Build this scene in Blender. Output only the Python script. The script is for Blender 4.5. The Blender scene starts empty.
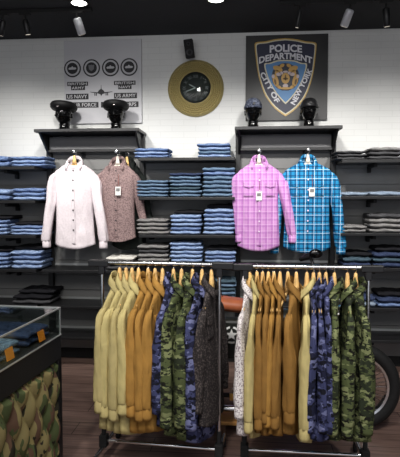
import bpy, bmesh, math, random
from mathutils import Vector, Matrix, noise
R = math.radians
rnd = random.Random(7)
scene = bpy.context.scene
C = scene.collection

# ------------------------------------------------------------------ camera, world, light
F_PX, CX, CY = 500.0, 200.0, 228.5
YAW = math.atan(43 / 500.0); PITCH = math.atan(28.5 / 500.0)
CAM = Vector((0, -5.06, 1.65))
cam_d = bpy.data.cameras.new('camera'); cam = bpy.data.objects.new('camera', cam_d); C.objects.link(cam)
cam.location = CAM; cam.rotation_euler = (R(90) - PITCH, 0, YAW)
cam_d.sensor_fit = 'HORIZONTAL'; cam_d.sensor_width = 36; cam_d.lens = F_PX / 400 * 36
cam_d.clip_start = 0.05
scene.camera = cam
FW = Vector((-math.sin(YAW) * math.cos(PITCH), math.cos(YAW) * math.cos(PITCH), -math.sin(PITCH)))
RT = Vector((math.cos(YAW), math.sin(YAW), 0)); UP = RT.cross(FW)
def ray(px, py): return FW * F_PX + RT * (px - CX) + UP * (CY - py)
def P(px, py, Y):
    d = ray(px, py); return CAM + d * ((Y - CAM.y) / d.y)
def G(px, py, z):
    d = ray(px, py); return CAM + d * ((z - CAM.z) / d.z)

scene.view_settings.view_transform = 'Standard'; scene.view_settings.look = 'None'
scene.view_settings.gamma = 1.0; scene.view_settings.use_curve_mapping = False
scene.view_settings.exposure = 0.85
world = bpy.data.worlds.new('world'); scene.world = world; world.use_nodes = True
world.node_tree.nodes['Background'].inputs[0].default_value = (0.86, 0.9, 1.0, 1)
world.node_tree.nodes['Background'].inputs[1].default_value = 0.42

def area(name, loc, size, power, target, col=(1, 0.97, 0.93)):
    l = bpy.data.lights.new(name, 'AREA'); l.shape = 'RECTANGLE'; l.size, l.size_y = size; l.energy = power; l.color = col
    o = bpy.data.objects.new(name, l); C.objects.link(o); o.location = loc
    o.rotation_euler = (Vector(target) - Vector(loc)).to_track_quat('-Z', 'Y').to_euler()
def spot(name, loc, target, power, ang=60, blend=0.7, col=(1, 0.97, 0.93), rad=0.05):
    l = bpy.data.lights.new(name, 'SPOT'); l.energy = power; l.spot_size = R(ang); l.spot_blend = blend; l.color = col; l.shadow_soft_size = rad
    o = bpy.data.objects.new(name, l); C.objects.link(o); o.location = loc
    o.rotation_euler = (Vector(target) - Vector(loc)).to_track_quat('-Z', 'Y').to_euler()
H = 3.30   # ceiling
area('room_fill_light', (-0.3, -4.4, H - 0.05), (3.5, 1.6), 52, (-0.3, -2.9, 0.6))  # added soft fill to brighten the room, not an actual ceiling panel
for x in (-2.35, -1.45, -0.5, 0.42, 1.35, 2.3):
    spot('wall_wash_spot', (x, -1.75, H - 0.25), (x, -0.1, 1.62), 80, 76, 1.0, rad=0.09)
for x in (-1.2, -0.3, 0.5, 1.3):
    spot('floor_rack_spot', (x, -3.5, H - 0.2), (x, -2.0, 0.8), 62, 62, 0.9, rad=0.08)

# ------------------------------------------------------------------ materials
def lin(c):
    return tuple(((v / 255) / 12.92 if v / 255 <= 0.04045 else ((v / 255 + 0.055) / 1.055) ** 2.4) for v in c) + (1,)
MATS = {}
def mat(name, rgb, rough=0.6, metal=0.0, var=0.0, vscale=20, bump=0.0, bscale=60, spec=None, emit=None, sheen=0.0, stretch=None):
    if name in MATS: return MATS[name]
    m = bpy.data.materials.new(name); m.use_nodes = True; nt = m.node_tree; b = nt.nodes['Principled BSDF']
    b.inputs['Base Color'].default_value = lin(rgb); b.inputs['Roughness'].default_value = rough; b.inputs['Metallic'].default_value = metal
    if spec is not None: b.inputs['Specular IOR Level'].default_value = spec
    if sheen: b.inputs['Sheen Weight'].default_value = sheen
    if emit: b.inputs['Emission Color'].default_value = lin(rgb); b.inputs['Emission Strength'].default_value = emit
    if var or bump:
        co = coords(nt, stretch)
        if var:
            n = nt.nodes.new('ShaderNodeTexNoise'); n.inputs['Scale'].default_value = vscale; n.inputs['Detail'].default_value = 4
            nt.links.new(co, n.inputs['Vector'])
            r = nt.nodes.new('ShaderNodeValToRGB'); nt.links.new(n.outputs['Fac'], r.inputs[0])
            r.color_ramp.elements[0].position = 0.3; r.color_ramp.elements[1].position = 0.7
            lo = tuple(max(0, v * (1 - var)) for v in rgb); hi = tuple(min(255, v * (1 + var)) for v in rgb)
            r.color_ramp.elements[0].color = lin(lo); r.color_ramp.elements[1].color = lin(hi)
            nt.links.new(r.outputs[0], b.inputs['Base Color'])
        if bump:
            n2 = nt.nodes.new('ShaderNodeTexNoise'); n2.inputs['Scale'].default_value = bscale; nt.links.new(co, n2.inputs['Vector'])
            bp = nt.nodes.new('ShaderNodeBump'); bp.inputs['Strength'].default_value = bump; bp.inputs['Distance'].default_value = 0.01
            nt.links.new(n2.outputs['Fac'], bp.inputs['Height']); nt.links.new(bp.outputs[0], b.inputs['Normal'])
    MATS[name] = m; return m
def cloth_bump(m, strength=0.5):
    nt = m.node_tree; b = nt.nodes['Principled BSDF']; co = coords(nt, (1, 1, 0.30))
    n = nt.nodes.new('ShaderNodeTexNoise'); n.inputs['Scale'].default_value = 16; n.inputs['Detail'].default_value = 2; n.inputs['Distortion'].default_value = 0.6; nt.links.new(co, n.inputs['Vector'])
    bp = nt.nodes.new('ShaderNodeBump'); bp.inputs['Strength'].default_value = strength; bp.inputs['Distance'].default_value = 0.03
    nt.links.new(n.outputs['Fac'], bp.inputs['Height']); nt.links.new(bp.outputs[0], b.inputs['Normal'])
def coords(nt, stretch=None, rand=True):
    tc = nt.nodes.new('ShaderNodeTexCoord'); out = tc.outputs['Object']
    if rand:
        oi = nt.nodes.new('ShaderNodeObjectInfo'); mu = nt.nodes.new('ShaderNodeMath'); mu.operation = 'MULTIPLY'; mu.inputs[1].default_value = 37.0
        nt.links.new(oi.outputs['Random'], mu.inputs[0]); va = nt.nodes.new('ShaderNodeVectorMath'); va.operation = 'ADD'
        nt.links.new(out, va.inputs[0]); nt.links.new(mu.outputs[0], va.inputs[1]); out = va.outputs[0]
    if stretch:
        mp = nt.nodes.new('ShaderNodeMapping'); mp.inputs['Scale'].default_value = stretch; nt.links.new(out, mp.inputs[0]); out = mp.outputs[0]
    return out
def camo(name, cols, scale=9, stretch=(1, 1, 1.6), rough=0.85):
    m = bpy.data.materials.new(name); m.use_nodes = True; nt = m.node_tree; b = nt.nodes['Principled BSDF']; b.inputs['Roughness'].default_value = rough
    b.inputs['Specular IOR Level'].default_value = 0.2
    co = coords(nt, stretch); cur = None
    for i, c in enumerate(cols):
        if i == 0:
            rgb = nt.nodes.new('ShaderNodeRGB'); rgb.outputs[0].default_value = lin(c); cur = rgb.outputs[0]; continue
        n = nt.nodes.new('ShaderNodeTexNoise'); n.noise_dimensions = '4D'; n.inputs['W'].default_value = i * 3.7
        n.inputs['Scale'].default_value = scale * (1 + 0.2 * i); n.inputs['Detail'].default_value = 2; n.inputs['Roughness'].default_value = 0.55
        nt.links.new(co, n.inputs['Vector'])
        g = nt.nodes.new('ShaderNodeMath'); g.operation = 'GREATER_THAN'; g.inputs[1].default_value = 0.50 + 0.025 * i; nt.links.new(n.outputs['Fac'], g.inputs[0])
        mx = nt.nodes.new('ShaderNodeMix'); mx.data_type = 'RGBA'; nt.links.new(g.outputs[0], mx.inputs[0]); nt.links.new(cur, mx.inputs[6]); mx.inputs[7].default_value = lin(c); cur = mx.outputs[2]
    nt.links.new(cur, b.inputs['Base Color']); MATS[name] = m; return m
def plaid(name, base, stripes, rough=0.8):
    # stripes: (axis, period, width fraction, phase, colour, strength)
    m = bpy.data.materials.new(name); m.use_nodes = True; nt = m.node_tree; b = nt.nodes['Principled BSDF']; b.inputs['Roughness'].default_value = rough
    b.inputs['Specular IOR Level'].default_value = 0.2
    tc = nt.nodes.new('ShaderNodeTexCoord'); sp = nt.nodes.new('ShaderNodeSeparateXYZ'); nt.links.new(tc.outputs['Object'], sp.inputs[0])
    rgb = nt.nodes.new('ShaderNodeRGB'); rgb.outputs[0].default_value = lin(base); cur = rgb.outputs[0]
    for ax, per, wd, ph, col, st in stripes:
        d = nt.nodes.new('ShaderNodeMath'); d.operation = 'MULTIPLY_ADD'; d.inputs[1].default_value = 1 / per; d.inputs[2].default_value = ph + 40; nt.links.new(sp.outputs[ax], d.inputs[0])
        f = nt.nodes.new('ShaderNodeMath'); f.operation = 'FRACT'; nt.links.new(d.outputs[0], f.inputs[0])
        l = nt.nodes.new('ShaderNodeMath'); l.operation = 'LESS_THAN'; l.inputs[1].default_value = wd; nt.links.new(f.outputs[0], l.inputs[0])
        s = nt.nodes.new('ShaderNodeMath'); s.operation = 'MULTIPLY'; s.inputs[1].default_value = st; nt.links.new(l.outputs[0], s.inputs[0])
        mx = nt.nodes.new('ShaderNodeMix'); mx.data_type = 'RGBA'; nt.links.new(s.outputs[0], mx.inputs[0]); nt.links.new(cur, mx.inputs[6]); mx.inputs[7].default_value = lin(col); cur = mx.outputs[2]
    nt.links.new(cur, b.inputs['Base Color']); MATS[name] = m; return m
def printed(name, base, dots, scale=70, thr=0.52, rough=0.85):
    m = bpy.data.materials.new(name); m.use_nodes = True; nt = m.node_tree; b = nt.nodes['Principled BSDF']; b.inputs['Roughness'].default_value = rough
    b.inputs['Specular IOR Level'].default_value = 0.2
    co = coords(nt); n = nt.nodes.new('ShaderNodeTexNoise'); n.inputs['Scale'].default_value = scale; n.inputs['Detail'].default_value = 1; nt.links.new(co, n.inputs['Vector'])
    r = nt.nodes.new('ShaderNodeValToRGB'); nt.links.new(n.outputs['Fac'], r.inputs[0]); r.color_ramp.elements[0].position = thr - 0.02; r.color_ramp.elements[1].position = thr + 0.03
    r.color_ramp.elements[0].color = lin(base); r.color_ramp.elements[1].color = lin(dots); nt.links.new(r.outputs[0], b.inputs['Base Color']); MATS[name] = m; return m

BLACK = mat('black_powder_coat', (20, 20, 22), 0.45)
BLACK_M = mat('matte_black', (14, 14, 15), 0.8)
GREYP = mat('grey_slat_panel', (116, 116, 115), 0.55, var=0.05, vscale=3)
HEADER = mat('grey_header_board', (96, 96, 98), 0.5)
CHROME = mat('chrome', (215, 215, 215), 0.16, 1.0)
STEEL = mat('brushed_steel', (170, 170, 172), 0.35, 1.0)
ALU = mat('aluminium_channel', (190, 192, 190), 0.4, 0.6)
WOOD = mat('pale_hanger_wood', (226, 184, 118), 0.5, var=0.12, vscale=30)
WOODW = mat('white_hanger', (232, 224, 210), 0.5)
GLOSSB = mat('gloss_black_plastic', (8, 8, 9), 0.12)
WHITE = mat('white_card', (235, 235, 232), 0.7)
ORANGE = mat('orange_card', (240, 140, 30), 0.6)
RUBBER = mat('black_rubber', (16, 16, 17), 0.7, bump=0.3, bscale=120)

# brick wall paint
def wall_mat():
    m = bpy.data.materials.new('white_painted_brick'); m.use_nodes = True; nt = m.node_tree; b = nt.nodes['Principled BSDF']; b.inputs['Roughness'].default_value = 0.6
    tc = nt.nodes.new('ShaderNodeTexCoord'); sx = nt.nodes.new('ShaderNodeSeparateXYZ'); nt.links.new(tc.outputs['Object'], sx.inputs[0])
    cb = nt.nodes.new('ShaderNodeCombineXYZ'); nt.links.new(sx.outputs[0], cb.inputs[0]); nt.links.new(sx.outputs[2], cb.inputs[1])
    br = nt.nodes.new('ShaderNodeTexBrick'); nt.links.new(cb.outputs[0], br.inputs['Vector']); br.inputs['Scale'].default_value = 1.0
    br.inputs['Brick Width'].default_value = 0.24; br.inputs['Row Height'].default_value = 0.06; br.inputs['Mortar Size'].default_value = 0.004; br.inputs['Mortar Smooth'].default_value = 0.6
    br.inputs['Color1'].default_value = lin((214, 215, 213)); br.inputs['Color2'].default_value = lin((212, 213, 211)); br.inputs['Mortar'].default_value = lin((204, 205, 203))
    nt.links.new(br.outputs[0], b.inputs['Base Color'])
    bp = nt.nodes.new('ShaderNodeBump'); bp.inputs['Strength'].default_value = 0.15; bp.inputs['Distance'].default_value = 0.003; bp.invert = True
    nt.links.new(br.outputs['Fac'], bp.inputs['Height']); nt.links.new(bp.outputs[0], b.inputs['Normal']); return m
def floor_mat():
    m = bpy.data.materials.new('brown_laminate_planks'); m.use_nodes = True; nt = m.node_tree; b = nt.nodes['Principled BSDF']; b.inputs['Roughness'].default_value = 0.42
    b.inputs['Specular IOR Level'].default_value = 0.3
    co = coords(nt, None, False)
    br = nt.nodes.new('ShaderNodeTexBrick'); nt.links.new(co, br.inputs['Vector']); br.inputs['Scale'].default_value = 1
    br.inputs['Brick Width'].default_value = 1.2; br.inputs['Row Height'].default_value = 0.19; br.inputs['Mortar Size'].default_value = 0.003
    br.inputs['Color1'].default_value = lin((150, 126, 116)); br.inputs['Color2'].default_value = lin((130, 108, 99)); br.inputs['Mortar'].default_value = lin((52, 42, 38))
    mp = nt.nodes.new('ShaderNodeMapping'); mp.inputs['Scale'].default_value = (2, 26, 1); nt.links.new(co, mp.inputs[0])
    n = nt.nodes.new('ShaderNodeTexNoise'); n.inputs['Scale'].default_value = 1.6; n.inputs['Detail'].default_value = 6; nt.links.new(mp.outputs[0], n.inputs['Vector'])
    r = nt.nodes.new('ShaderNodeValToRGB'); nt.links.new(n.outputs['Fac'], r.inputs[0]); r.color_ramp.elements[0].position = 0.3; r.color_ramp.elements[1].position = 0.75
    r.color_ramp.elements[0].color = (0.45, 0.42, 0.42, 1); r.color_ramp.elements[1].color = (1.05, 1, 0.98, 1)
    mx = nt.nodes.new('ShaderNodeMix'); mx.data_type = 'RGBA'; mx.blend_type = 'MULTIPLY'; mx.inputs[0].default_value = 1
    nt.links.new(br.outputs[0], mx.inputs[6]); nt.links.new(r.outputs[0], mx.inputs[7]); nt.links.new(mx.outputs[2], b.inputs['Base Color']); return m
def glass_mat():
    m = bpy.data.materials.new('clear_case_glass'); m.use_nodes = True; nt = m.node_tree
    for n in list(nt.nodes):
        if n.type == 'BSDF_PRINCIPLED': nt.nodes.remove(n)
    out = [n for n in nt.nodes if n.type == 'OUTPUT_MATERIAL'][0]
    t = nt.nodes.new('ShaderNodeBsdfTransparent'); t.inputs[0].default_value = (0.86, 0.9, 0.88, 1)
    g = nt.nodes.new('ShaderNodeBsdfGlossy'); g.inputs['Roughness'].default_value = 0.03
    f = nt.nodes.new('ShaderNodeLayerWeight'); f.inputs[0].default_value = 0.5; mx = nt.nodes.new('ShaderNodeMixShader')
    pw = nt.nodes.new('ShaderNodeMath'); pw.operation = 'POWER'; pw.inputs[1].default_value = 4.0; nt.links.new(f.outputs['Facing'], pw.inputs[0])
    ml = nt.nodes.new('ShaderNodeMath'); ml.operation = 'MULTIPLY_ADD'; ml.inputs[1].default_value = 0.5; ml.inputs[2].default_value = 0.012; nt.links.new(pw.outputs[0], ml.inputs[0])
    nt.links.new(ml.outputs[0], mx.inputs[0]); nt.links.new(t.outputs[0], mx.inputs[1]); nt.links.new(g.outputs[0], mx.inputs[2]); nt.links.new(mx.outputs[0], out.inputs[0]); return m
GLASS = glass_mat()

# ------------------------------------------------------------------ mesh helpers
def link(o, parent=None):
    C.objects.link(o)
    if parent: o.parent = parent
    return o
class MB:
    def __init__(s): s.bm = bmesh.new()
    def box(s, c, size, rot=None):
        r = bmesh.ops.create_cube(s.bm, size=1)['verts']
        M = Matrix.Translation(c) @ (rot.to_4x4() if rot else Matrix.Identity(4)) @ Matrix.Diagonal((size[0], size[1], size[2], 1))
        bmesh.ops.transform(s.bm, matrix=M, verts=r); return s
    def tube(s, pts, rad, seg=12, cap=True, flat=None):
        """flat: (rx, ry) lists used with world X / Y for vertical-ish tubes"""
        pts = [Vector(p) for p in pts]; n = len(pts); rings = []
        if not isinstance(rad, (list, tuple)): rad = [rad] * n
        for i, p in enumerate(pts):
            t = (pts[min(i + 1, n - 1)] - pts[max(i - 1, 0)]).normalized()
            a = Vector((0, 1, 0)) if abs(t.y) < 0.9 else Vector((1, 0, 0))
            u = t.cross(a).normalized(); v = t.cross(u).normalized()
            ring = []
            for k in range(seg):
                an = 2 * math.pi * k / seg; ring.append(s.bm.verts.new(p + (u * math.cos(an) + v * math.sin(an)) * rad[i]))
            rings.append(ring)
        s._skin(rings, cap); return s
    def _skin(s, rings, cap=True, closed=True):
        n = len(rings[0])
        for a, b in zip(rings, rings[1:]):
            for k in range(n if closed else n - 1):
                try: s.bm.faces.new((a[k], a[(k + 1) % n], b[(k + 1) % n], b[k]))
                except ValueError: pass
        if cap:
            for r in (rings[0], rings[-1]):
                try: s.bm.faces.new(r)
                except ValueError: pass
    def rings(s, ringpts, cap=True, closed=True):
        s._skin([[s.bm.verts.new(p) for p in r] for r in ringpts], cap, closed); return s
    def lathe(s, prof, M=None, seg=32, cap=True):
        rs = [[Vector((r * math.cos(2 * math.pi * k / seg), r * math.sin(2 * math.pi * k / seg), z)) for k in range(seg)] for r, z in prof]
        if M: rs = [[M @ p for p in r] for r in rs]
        return s.rings(rs, cap=cap)
    def prism(s, pts, d, M=None):
        """pts 2D in XZ plane, extruded d towards -Y"""
        a = [Vector((x, 0, z)) for x, z in pts]; b = [Vector((x, -d, z)) for x, z in pts]
        if M: a = [M @ p for p in a]; b = [M @ p for p in b]
        return s.rings([a, b])
    def torus(s, M, R1, r2, seg=40, sseg=10):
        rs = []
        for i in range(seg + 1):
            a = 2 * math.pi * i / seg
            rs.append([M @ Vector(((R1 + r2 * math.cos(2 * math.pi * k / sseg)) * math.cos(a), (R1 + r2 * math.cos(2 * math.pi * k / sseg)) * math.sin(a), r2 * math.sin(2 * math.pi * k / sseg))) for k in range(sseg)])
        return s.rings(rs, cap=False)
    def build(s, name, m, parent=None, smooth=False, loc=None, bevel=0):
        bmesh.ops.remove_doubles(s.bm, verts=s.bm.verts, dist=1e-6)
        bmesh.ops.recalc_face_normals(s.bm, faces=s.bm.faces)
        me = bpy.data.meshes.new(name); s.bm.to_mesh(me); s.bm.free()
        if smooth:
            for p in me.polygons: p.use_smooth = True
            if smooth == 'auto':
                me.set_sharp_from_angle(angle=R(40))
        if m: me.materials.append(m)
        o = bpy.data.objects.new(name, me); link(o, parent)
        if loc is not None: o.location = loc
        if bevel:
            b = o.modifiers.new('bevel', 'BEVEL'); b.width = bevel; b.segments = 2; b.limit_method = 'ANGLE'
        return o
def tag(o, label, cat, group=None):
    o['label'] = label; o['category'] = cat
    if group: o['group'] = group
    return o
def empty(name, label, cat, loc=(0, 0, 0), rz=0, group=None):
    o = bpy.data.objects.new(name, None); link(o); o.location = loc; o.rotation_euler = (0, 0, rz); o.empty_display_size = 0.05
    return tag(o, label, cat, group)
def children(o): return [x for x in C.objects if x.parent == o]
def copy_tree(o, parent=None):
    c = o.copy(); C.objects.link(c); c.parent = parent
    for ch in children(o): copy_tree(ch, c)
    return c
def struct(o): o['kind'] = 'structure'; return o
def text_mesh(mb, s, size, M, offset=0.0, ext=0.001):
    cu = bpy.data.curves.new('t', 'FONT'); cu.body = s; cu.size = size; cu.align_x = 'CENTER'; cu.align_y = 'CENTER'; cu.extrude = ext; cu.offset = offset
    cu.resolution_u = 3
    o = bpy.data.objects.new('t', cu); C.objects.link(o); bpy.context.view_layer.update()
    me = bpy.data.meshes.new_from_object(o.evaluated_get(bpy.context.evaluated_depsgraph_get()))
    me.transform(M); mb.bm.from_mesh(me); bpy.data.objects.remove(o); bpy.data.curves.remove(cu); bpy.data.meshes.remove(me)
FRONT = Matrix.Rotation(R(90), 4, 'X')     # XY text -> XZ, facing -Y
def catmull(pts, n):
    out = []; m = len(pts)
    for i in range(m - 1):
        p0 = pts[max(i - 1, 0)]; p1 = pts[i]; p2 = pts[i + 1]; p3 = pts[min(i + 2, m - 1)]
        for k in range(n):
            t = k / n
            out.append(tuple(0.5 * ((2 * b) + (-a + c) * t + (2 * a - 5 * b + 4 * c - d) * t * t + (-a + 3 * b - 3 * c + d) * t ** 3) for a, b, c, d in zip(p0, p1, p2, p3)))
    out.append(tuple(pts[-1])); return out

# ------------------------------------------------------------------ room
struct(MB().box((0, -3.5, -0.05), (9, 8, 0.1)).build('floor', floor_mat()))
struct(MB().box((0, -3.5, H + 0.05), (9, 8, 0.1)).build('ceiling', mat('black_ceiling_paint', (38, 39, 42), 0.9)))
struct(MB().box((0, 0.05, H / 2), (9, 0.1, H)).build('wall_back', wall_mat()))
SIDE = mat('plain_wall_paint', (150, 150, 150), 0.8)
struct(MB().box((-4.05, -3.0, H / 2), (0.1, 6, H)).build('wall_left', SIDE))
struct(MB().box((4.05, -3.0, H / 2), (0.1, 6, H)).build('wall_right', SIDE))
struct(MB().box((0, -0.015, 0.04), (7.9, 0.03, 0.08)).build('baseboard_back', BLACK_M))

# ------------------------------------------------------------------ wall shelving
SF = -0.38                                     # shelf front
def zrow(y, px=190): return P(px, y, SF).z
XL, XA0, XA1, XB0, XB1, XR = -3.6, P(51, 200, -0.04).x, P(143, 200, -0.04).x, P(238, 200, -0.04).x, P(332, 200, -0.04).x, 3.0
rows_l = [zrow(y, 25) for y in (166.5, 200.5, 235.5, 269.5, 305, 336)]
rows_c = [zrow(y, 185) for y in (157.5, 197, 235, 263, 299.5, 334)]
rows_r = [zrow(y, 370) for y in (159.5, 196, 233, 268, 308, 340)]
TOPZ = P(95, 131, -0.38).z
def shelf_bay(name, label, x0, x1, zs, panel_top, ends=(True, True), cap=False, brackets=True, capx=None):
    b = empty(name, label, 'shelving', ((x0 + x1) / 2, 0, 0)); cx = (x0 + x1) / 2; w = x1 - x0
    mb = MB(); n = 8
    # slatted backing panel: horizontal boards with grooves
    z = 0.10; k = 0
    while z < panel_top - 0.02:
        z2 = min(z + 0.155, panel_top); mb.box((0, -0.014, (z + z2) / 2 - 0.002), (w - 0.05, 0.024, z2 - z - 0.006)); z = z2
    mb.box((0, -0.004, (0.1 + panel_top) / 2), (w - 0.05, 0.006, panel_top - 0.1))
    mb.build('back_panel', GREYP, b)
    top = TOPZ if cap else panel_top + 0.10
    for s, on in ((-1, ends[0]), (1, ends[1])):
        if on: MB().box((s * w / 2, -0.05, top / 2), (0.05, 0.07, top)).build('upright', BLACK, b, bevel=0.004)
    for z in zs:
        sh = MB().box((0, (SF - 0.03) / 2, z - 0.014), (w - 0.052, abs(SF) - 0.03, 0.028)).build('shelf', BLACK, b, bevel=0.003)
        if z < 1.2: MB().box((0, -0.034, z + 0.012), (w - 0.06, 0.012, 0.022)).build('channel', ALU, sh)
        for bx in ([-w / 2 + 0.34, w / 2 - 0.34] if brackets else []):
            MB().box((bx, -0.20, z - 0.045), (0.03, 0.26, 0.035)).box((bx, -0.08, z - 0.075), (0.03, 0.05, 0.06)).build('bracket', BLACK_M, b, bevel=0.003)
    if cap:
        cw = w + 0.06
        MB().box((0, -0.185, TOPZ + 0.012), (cw, 0.37, 0.03)).build('top_board', BLACK, b, bevel=0.004)
        MB().box((0, -0.12, TOPZ - 0.085), (w - 0.06, 0.03, 0.125)).build('header_board', HEADER, b, bevel=0.004)
        MB().box((0, -0.12, TOPZ - 0.16), (w - 0.05, 0.05, 0.022)).build('hang_bar', BLACK, b)
        for s in (-1, 1):
            MB().prism([(0, 0), (0, -0.18), (0.0, -0.18)], 0.0) if False else None
            m = MB(); a = [Vector((s * (w / 2 - 0.0) + d, y, z)) for d in (0,) for y, z in ((-0.08, TOPZ), (-0.34, TOPZ), (-0.10, TOPZ - 0.2))]
            bb = [v + Vector((s * -0.02, 0, 0)) for v in a]; m.rings([a, bb]); m.build('side_gusset', BLACK, b)
    # plinth
    MB().box((0, -0.02, 0.052), (w - 0.05, 0.03, 0.1)).build('plinth', BLACK_M, b)
    return b
shelf_bay('shelving_bay', 'black shelving bay of blue jeans beside the white shirt', XL, XA0, rows_l, rows_l[0] - 0.02, (False, False))
shelf_bay('display_bay', 'tall capped grey display bay holding the white and brown shirts', XA0, XA1, rows_l[3:], TOPZ - 0.02, cap=True, brackets=False)
shelf_bay('shelving_bay', 'black shelving bay of stacked jeans below the round clock', XA1, XB0, rows_c, rows_c[0] - 0.02, (False, False), brackets=False)
shelf_bay('display_bay', 'tall capped grey display bay holding the pink and blue shirts', XB0, XB1, rows_r[3:], TOPZ - 0.02, cap=True, brackets=False)
shelf_bay('shelving_bay', 'black shelving bay of dark grey jeans beside the blue plaid shirt', XB1, XR, rows_r, rows_r[0] - 0.02, (False, False))

# ------------------------------------------------------------------ folded jeans
def denim(name, hi, lo):
    m = bpy.data.materials.new(name); m.use_nodes = True; nt = m.node_tree; b = nt.nodes['Principled BSDF']; b.inputs['Roughness'].default_value = 0.9; b.inputs['Specular IOR Level'].default_value = 0.15
    co = coords(nt, (1, 1, 3)); n = nt.nodes.new('ShaderNodeTexNoise'); n.inputs['Scale'].default_value = 9; n.inputs['Detail'].default_value = 5; nt.links.new(co, n.inputs['Vector'])
    r = nt.nodes.new('ShaderNodeValToRGB'); nt.links.new(n.outputs['Fac'], r.inputs[0]); r.color_ramp.elements[0].position = 0.40; r.color_ramp.elements[1].position = 0.60
    r.color_ramp.elements[0].color = lin(lo); r.color_ramp.elements[1].color = lin(hi); nt.links.new(r.outputs[0], b.inputs['Base Color'])
    MATS[name] = m; return m
DEN = {
    'light blue': denim('light_blue_denim', (168, 188, 218), (80, 104, 150)),
    'mid blue': denim('mid_blue_denim', (134, 156, 194), (60, 80, 124)),
    'steel blue': denim('steel_blue_denim', (120, 144, 168), (58, 78, 104)),
    'pale blue': denim('pale_blue_denim', (150, 164, 180), (106, 122, 142)),
    'grey': denim('grey_denim', (150, 148, 146), (96, 95, 96)),
    'charcoal': denim('charcoal_denim', (84, 84, 86), (52, 52, 55)),
    'dark blue': denim('dark_blue_denim', (62, 74, 104), (36, 44, 68)),
    'teal': denim('dark_teal_denim', (80, 100, 112), (46, 60, 72)),
    'black': denim('black_denim', (34, 34, 38), (20, 20, 24)),
    'white': denim('white_cotton', (225, 222, 214), (196, 192, 186)),
}
jean_mesh = {}
def jean_proto(kind, seed):
    """one folded pair: two leaves joined at a rounded front fold, slumped corners; unit box 1 x 1 x 1 (x centred, y from 0 front to 1 back, z from 0)"""
    key = (kind, seed)
    if key in jean_mesh: return jean_mesh[key]
    r = random.Random(seed); mb = MB(); rs = []; nx = 16
    prof = []
    for k in range(9):
        a = math.pi / 2 + math.pi * k / 8; prof.append((0.11 + 0.11 * math.cos(a), 0.47 + 0.42 * math.sin(a)))
    lower = [(1.0, 0.03), (1.0, 0.44), (0.14, 0.46), (0.10, 0.5), (0.14, 0.54), (1.0, 0.56), (1.0, 0.97), (0.55, 0.99)]
    loop = prof + lower
    ph = r.random() * 9; tilt = r.uniform(-0.10, 0.10)
    for i in range(nx + 1):
        x = -0.5 + i / nx; e = min(1, (0.5 - abs(x)) / 0.04); sc = 0.55 + 0.45 * math.sqrt(max(0, 1 - (1 - e) ** 2))
        ring = []
        for y, z in loop:
            zz = 0.5 + (z - 0.5) * sc
            zz += (0.07 * math.sin(x * 9 + ph) + 0.05 * math.sin(x * 21 + ph * 2)) * (z > 0.5) * z + 0.0
            yy = y + 0.018 * math.sin(x * 13 + ph + z * 3) + tilt * x * 0.4
            ring.append(Vector((x, yy, zz)))
        rs.append(ring)
    mb.rings(rs)
    o = mb.build('folded_jeans', DEN[kind], None, smooth='auto'); C.objects.unlink(o)
    jean_mesh[key] = o; return o
ORD = ['topmost', 'second from top', 'third from top', 'fourth from top', 'fifth from top', 'sixth from top', 'seventh from top']
def stack(bay, row, which, x0, x1, ytop, ybot, kinds, z, front=-0.355, word='jeans'):
    """kinds bottom to top"""
    n = len(kinds); a = P(x0, ybot, front); b = P(x1, ybot, front); w = (b.x - a.x); sc = (ybot - ytop) / (F_PX / (front - CAM.y)); h = sc / n * 1.05
    for i, k in enumerate(kinds):
        set_back = 0.0; kk = k
        if k == 'black' and i == n - 1 and n > 1: set_back = 0.05
        pr = jean_proto(kk, rnd.randrange(5)); o = pr.copy(); C.objects.link(o); o.name = 'folded_jeans'
        o.scale = (w * rnd.uniform(0.95, 1.0), 0.27, h * 1.0)
        o.location = ((a.x + b.x) / 2 + rnd.uniform(-0.008, 0.008) + (0.02 if set_back else 0), front + rnd.uniform(0, 0.014) + set_back, z + i * h)
        o.rotation_euler = (0, 0, R(rnd.uniform(-1.5, 1.5)))
        pos = 'single pair' if n == 1 else ORD[n - 1 - i] if i else 'bottom'
        tag(o, f'{k} folded jeans, {pos}, {which} stack, {row} shelf, {bay}', 'jeans', f'folded jeans in the {bay}')
LB, MBL, SB, PB, GR, CH, DB, TE, BK, WH = 'light blue', 'mid blue', 'steel blue', 'pale blue', 'grey', 'charcoal', 'dark blue', 'teal', 'black', 'white'
bl, bc, br_ = 'bay beside white shirt', 'bay below the clock', 'bay beside the plaid shirt'
zl, zc, zr = rows_l, rows_c, rows_r
stack(bl, 'top', 'outer', -24, 9, 152, 163.5, [MBL, MBL], zl[0]); stack(bl, 'top', 'inner', 11, 46, 153, 163.5, [MBL, LB, MBL], zl[0])
stack(bl, 'second', 'outer', -23, 10, 186, 197.5, [MBL, LB], zl[1]); stack(bl, 'second', 'inner', 12, 44, 185, 197.5, [LB, MBL, MBL], zl[1])
stack(bl, 'third', 'outer', -25, 7, 213, 232, [LB, LB, LB, MBL, BK], zl[2]); stack(bl, 'third', 'inner', 10, 43, 219, 232, [LB, LB, MBL, BK], zl[2])
stack(bl, 'fourth', 'outer', -24, 8, 246, 266, [LB, MBL, LB, MBL, BK], zl[3]); stack(bl, 'fourth', 'inner', 11, 42, 243, 266, [LB, LB, MBL, LB, BK], zl[3])
stack(bl, 'fifth', 'inner', 12, 50, 287, 301, [CH, BK, BK], zl[4])
stack(bc, 'top', 'left', 134, 168, 144, 154, [MBL, LB, MBL], zc[0]); stack(bc, 'top', 'right', 197, 230, 140, 154, [LB, SB, LB, MBL], zc[0])
stack(bc, 'second', 'left', 136, 168, 177, 193.5, [SB] * 5, zc[1]); stack(bc, 'second', 'middle', 169, 201, 170, 193.5, [SB, SB, TE, SB, SB, SB, DB], zc[1])
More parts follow.
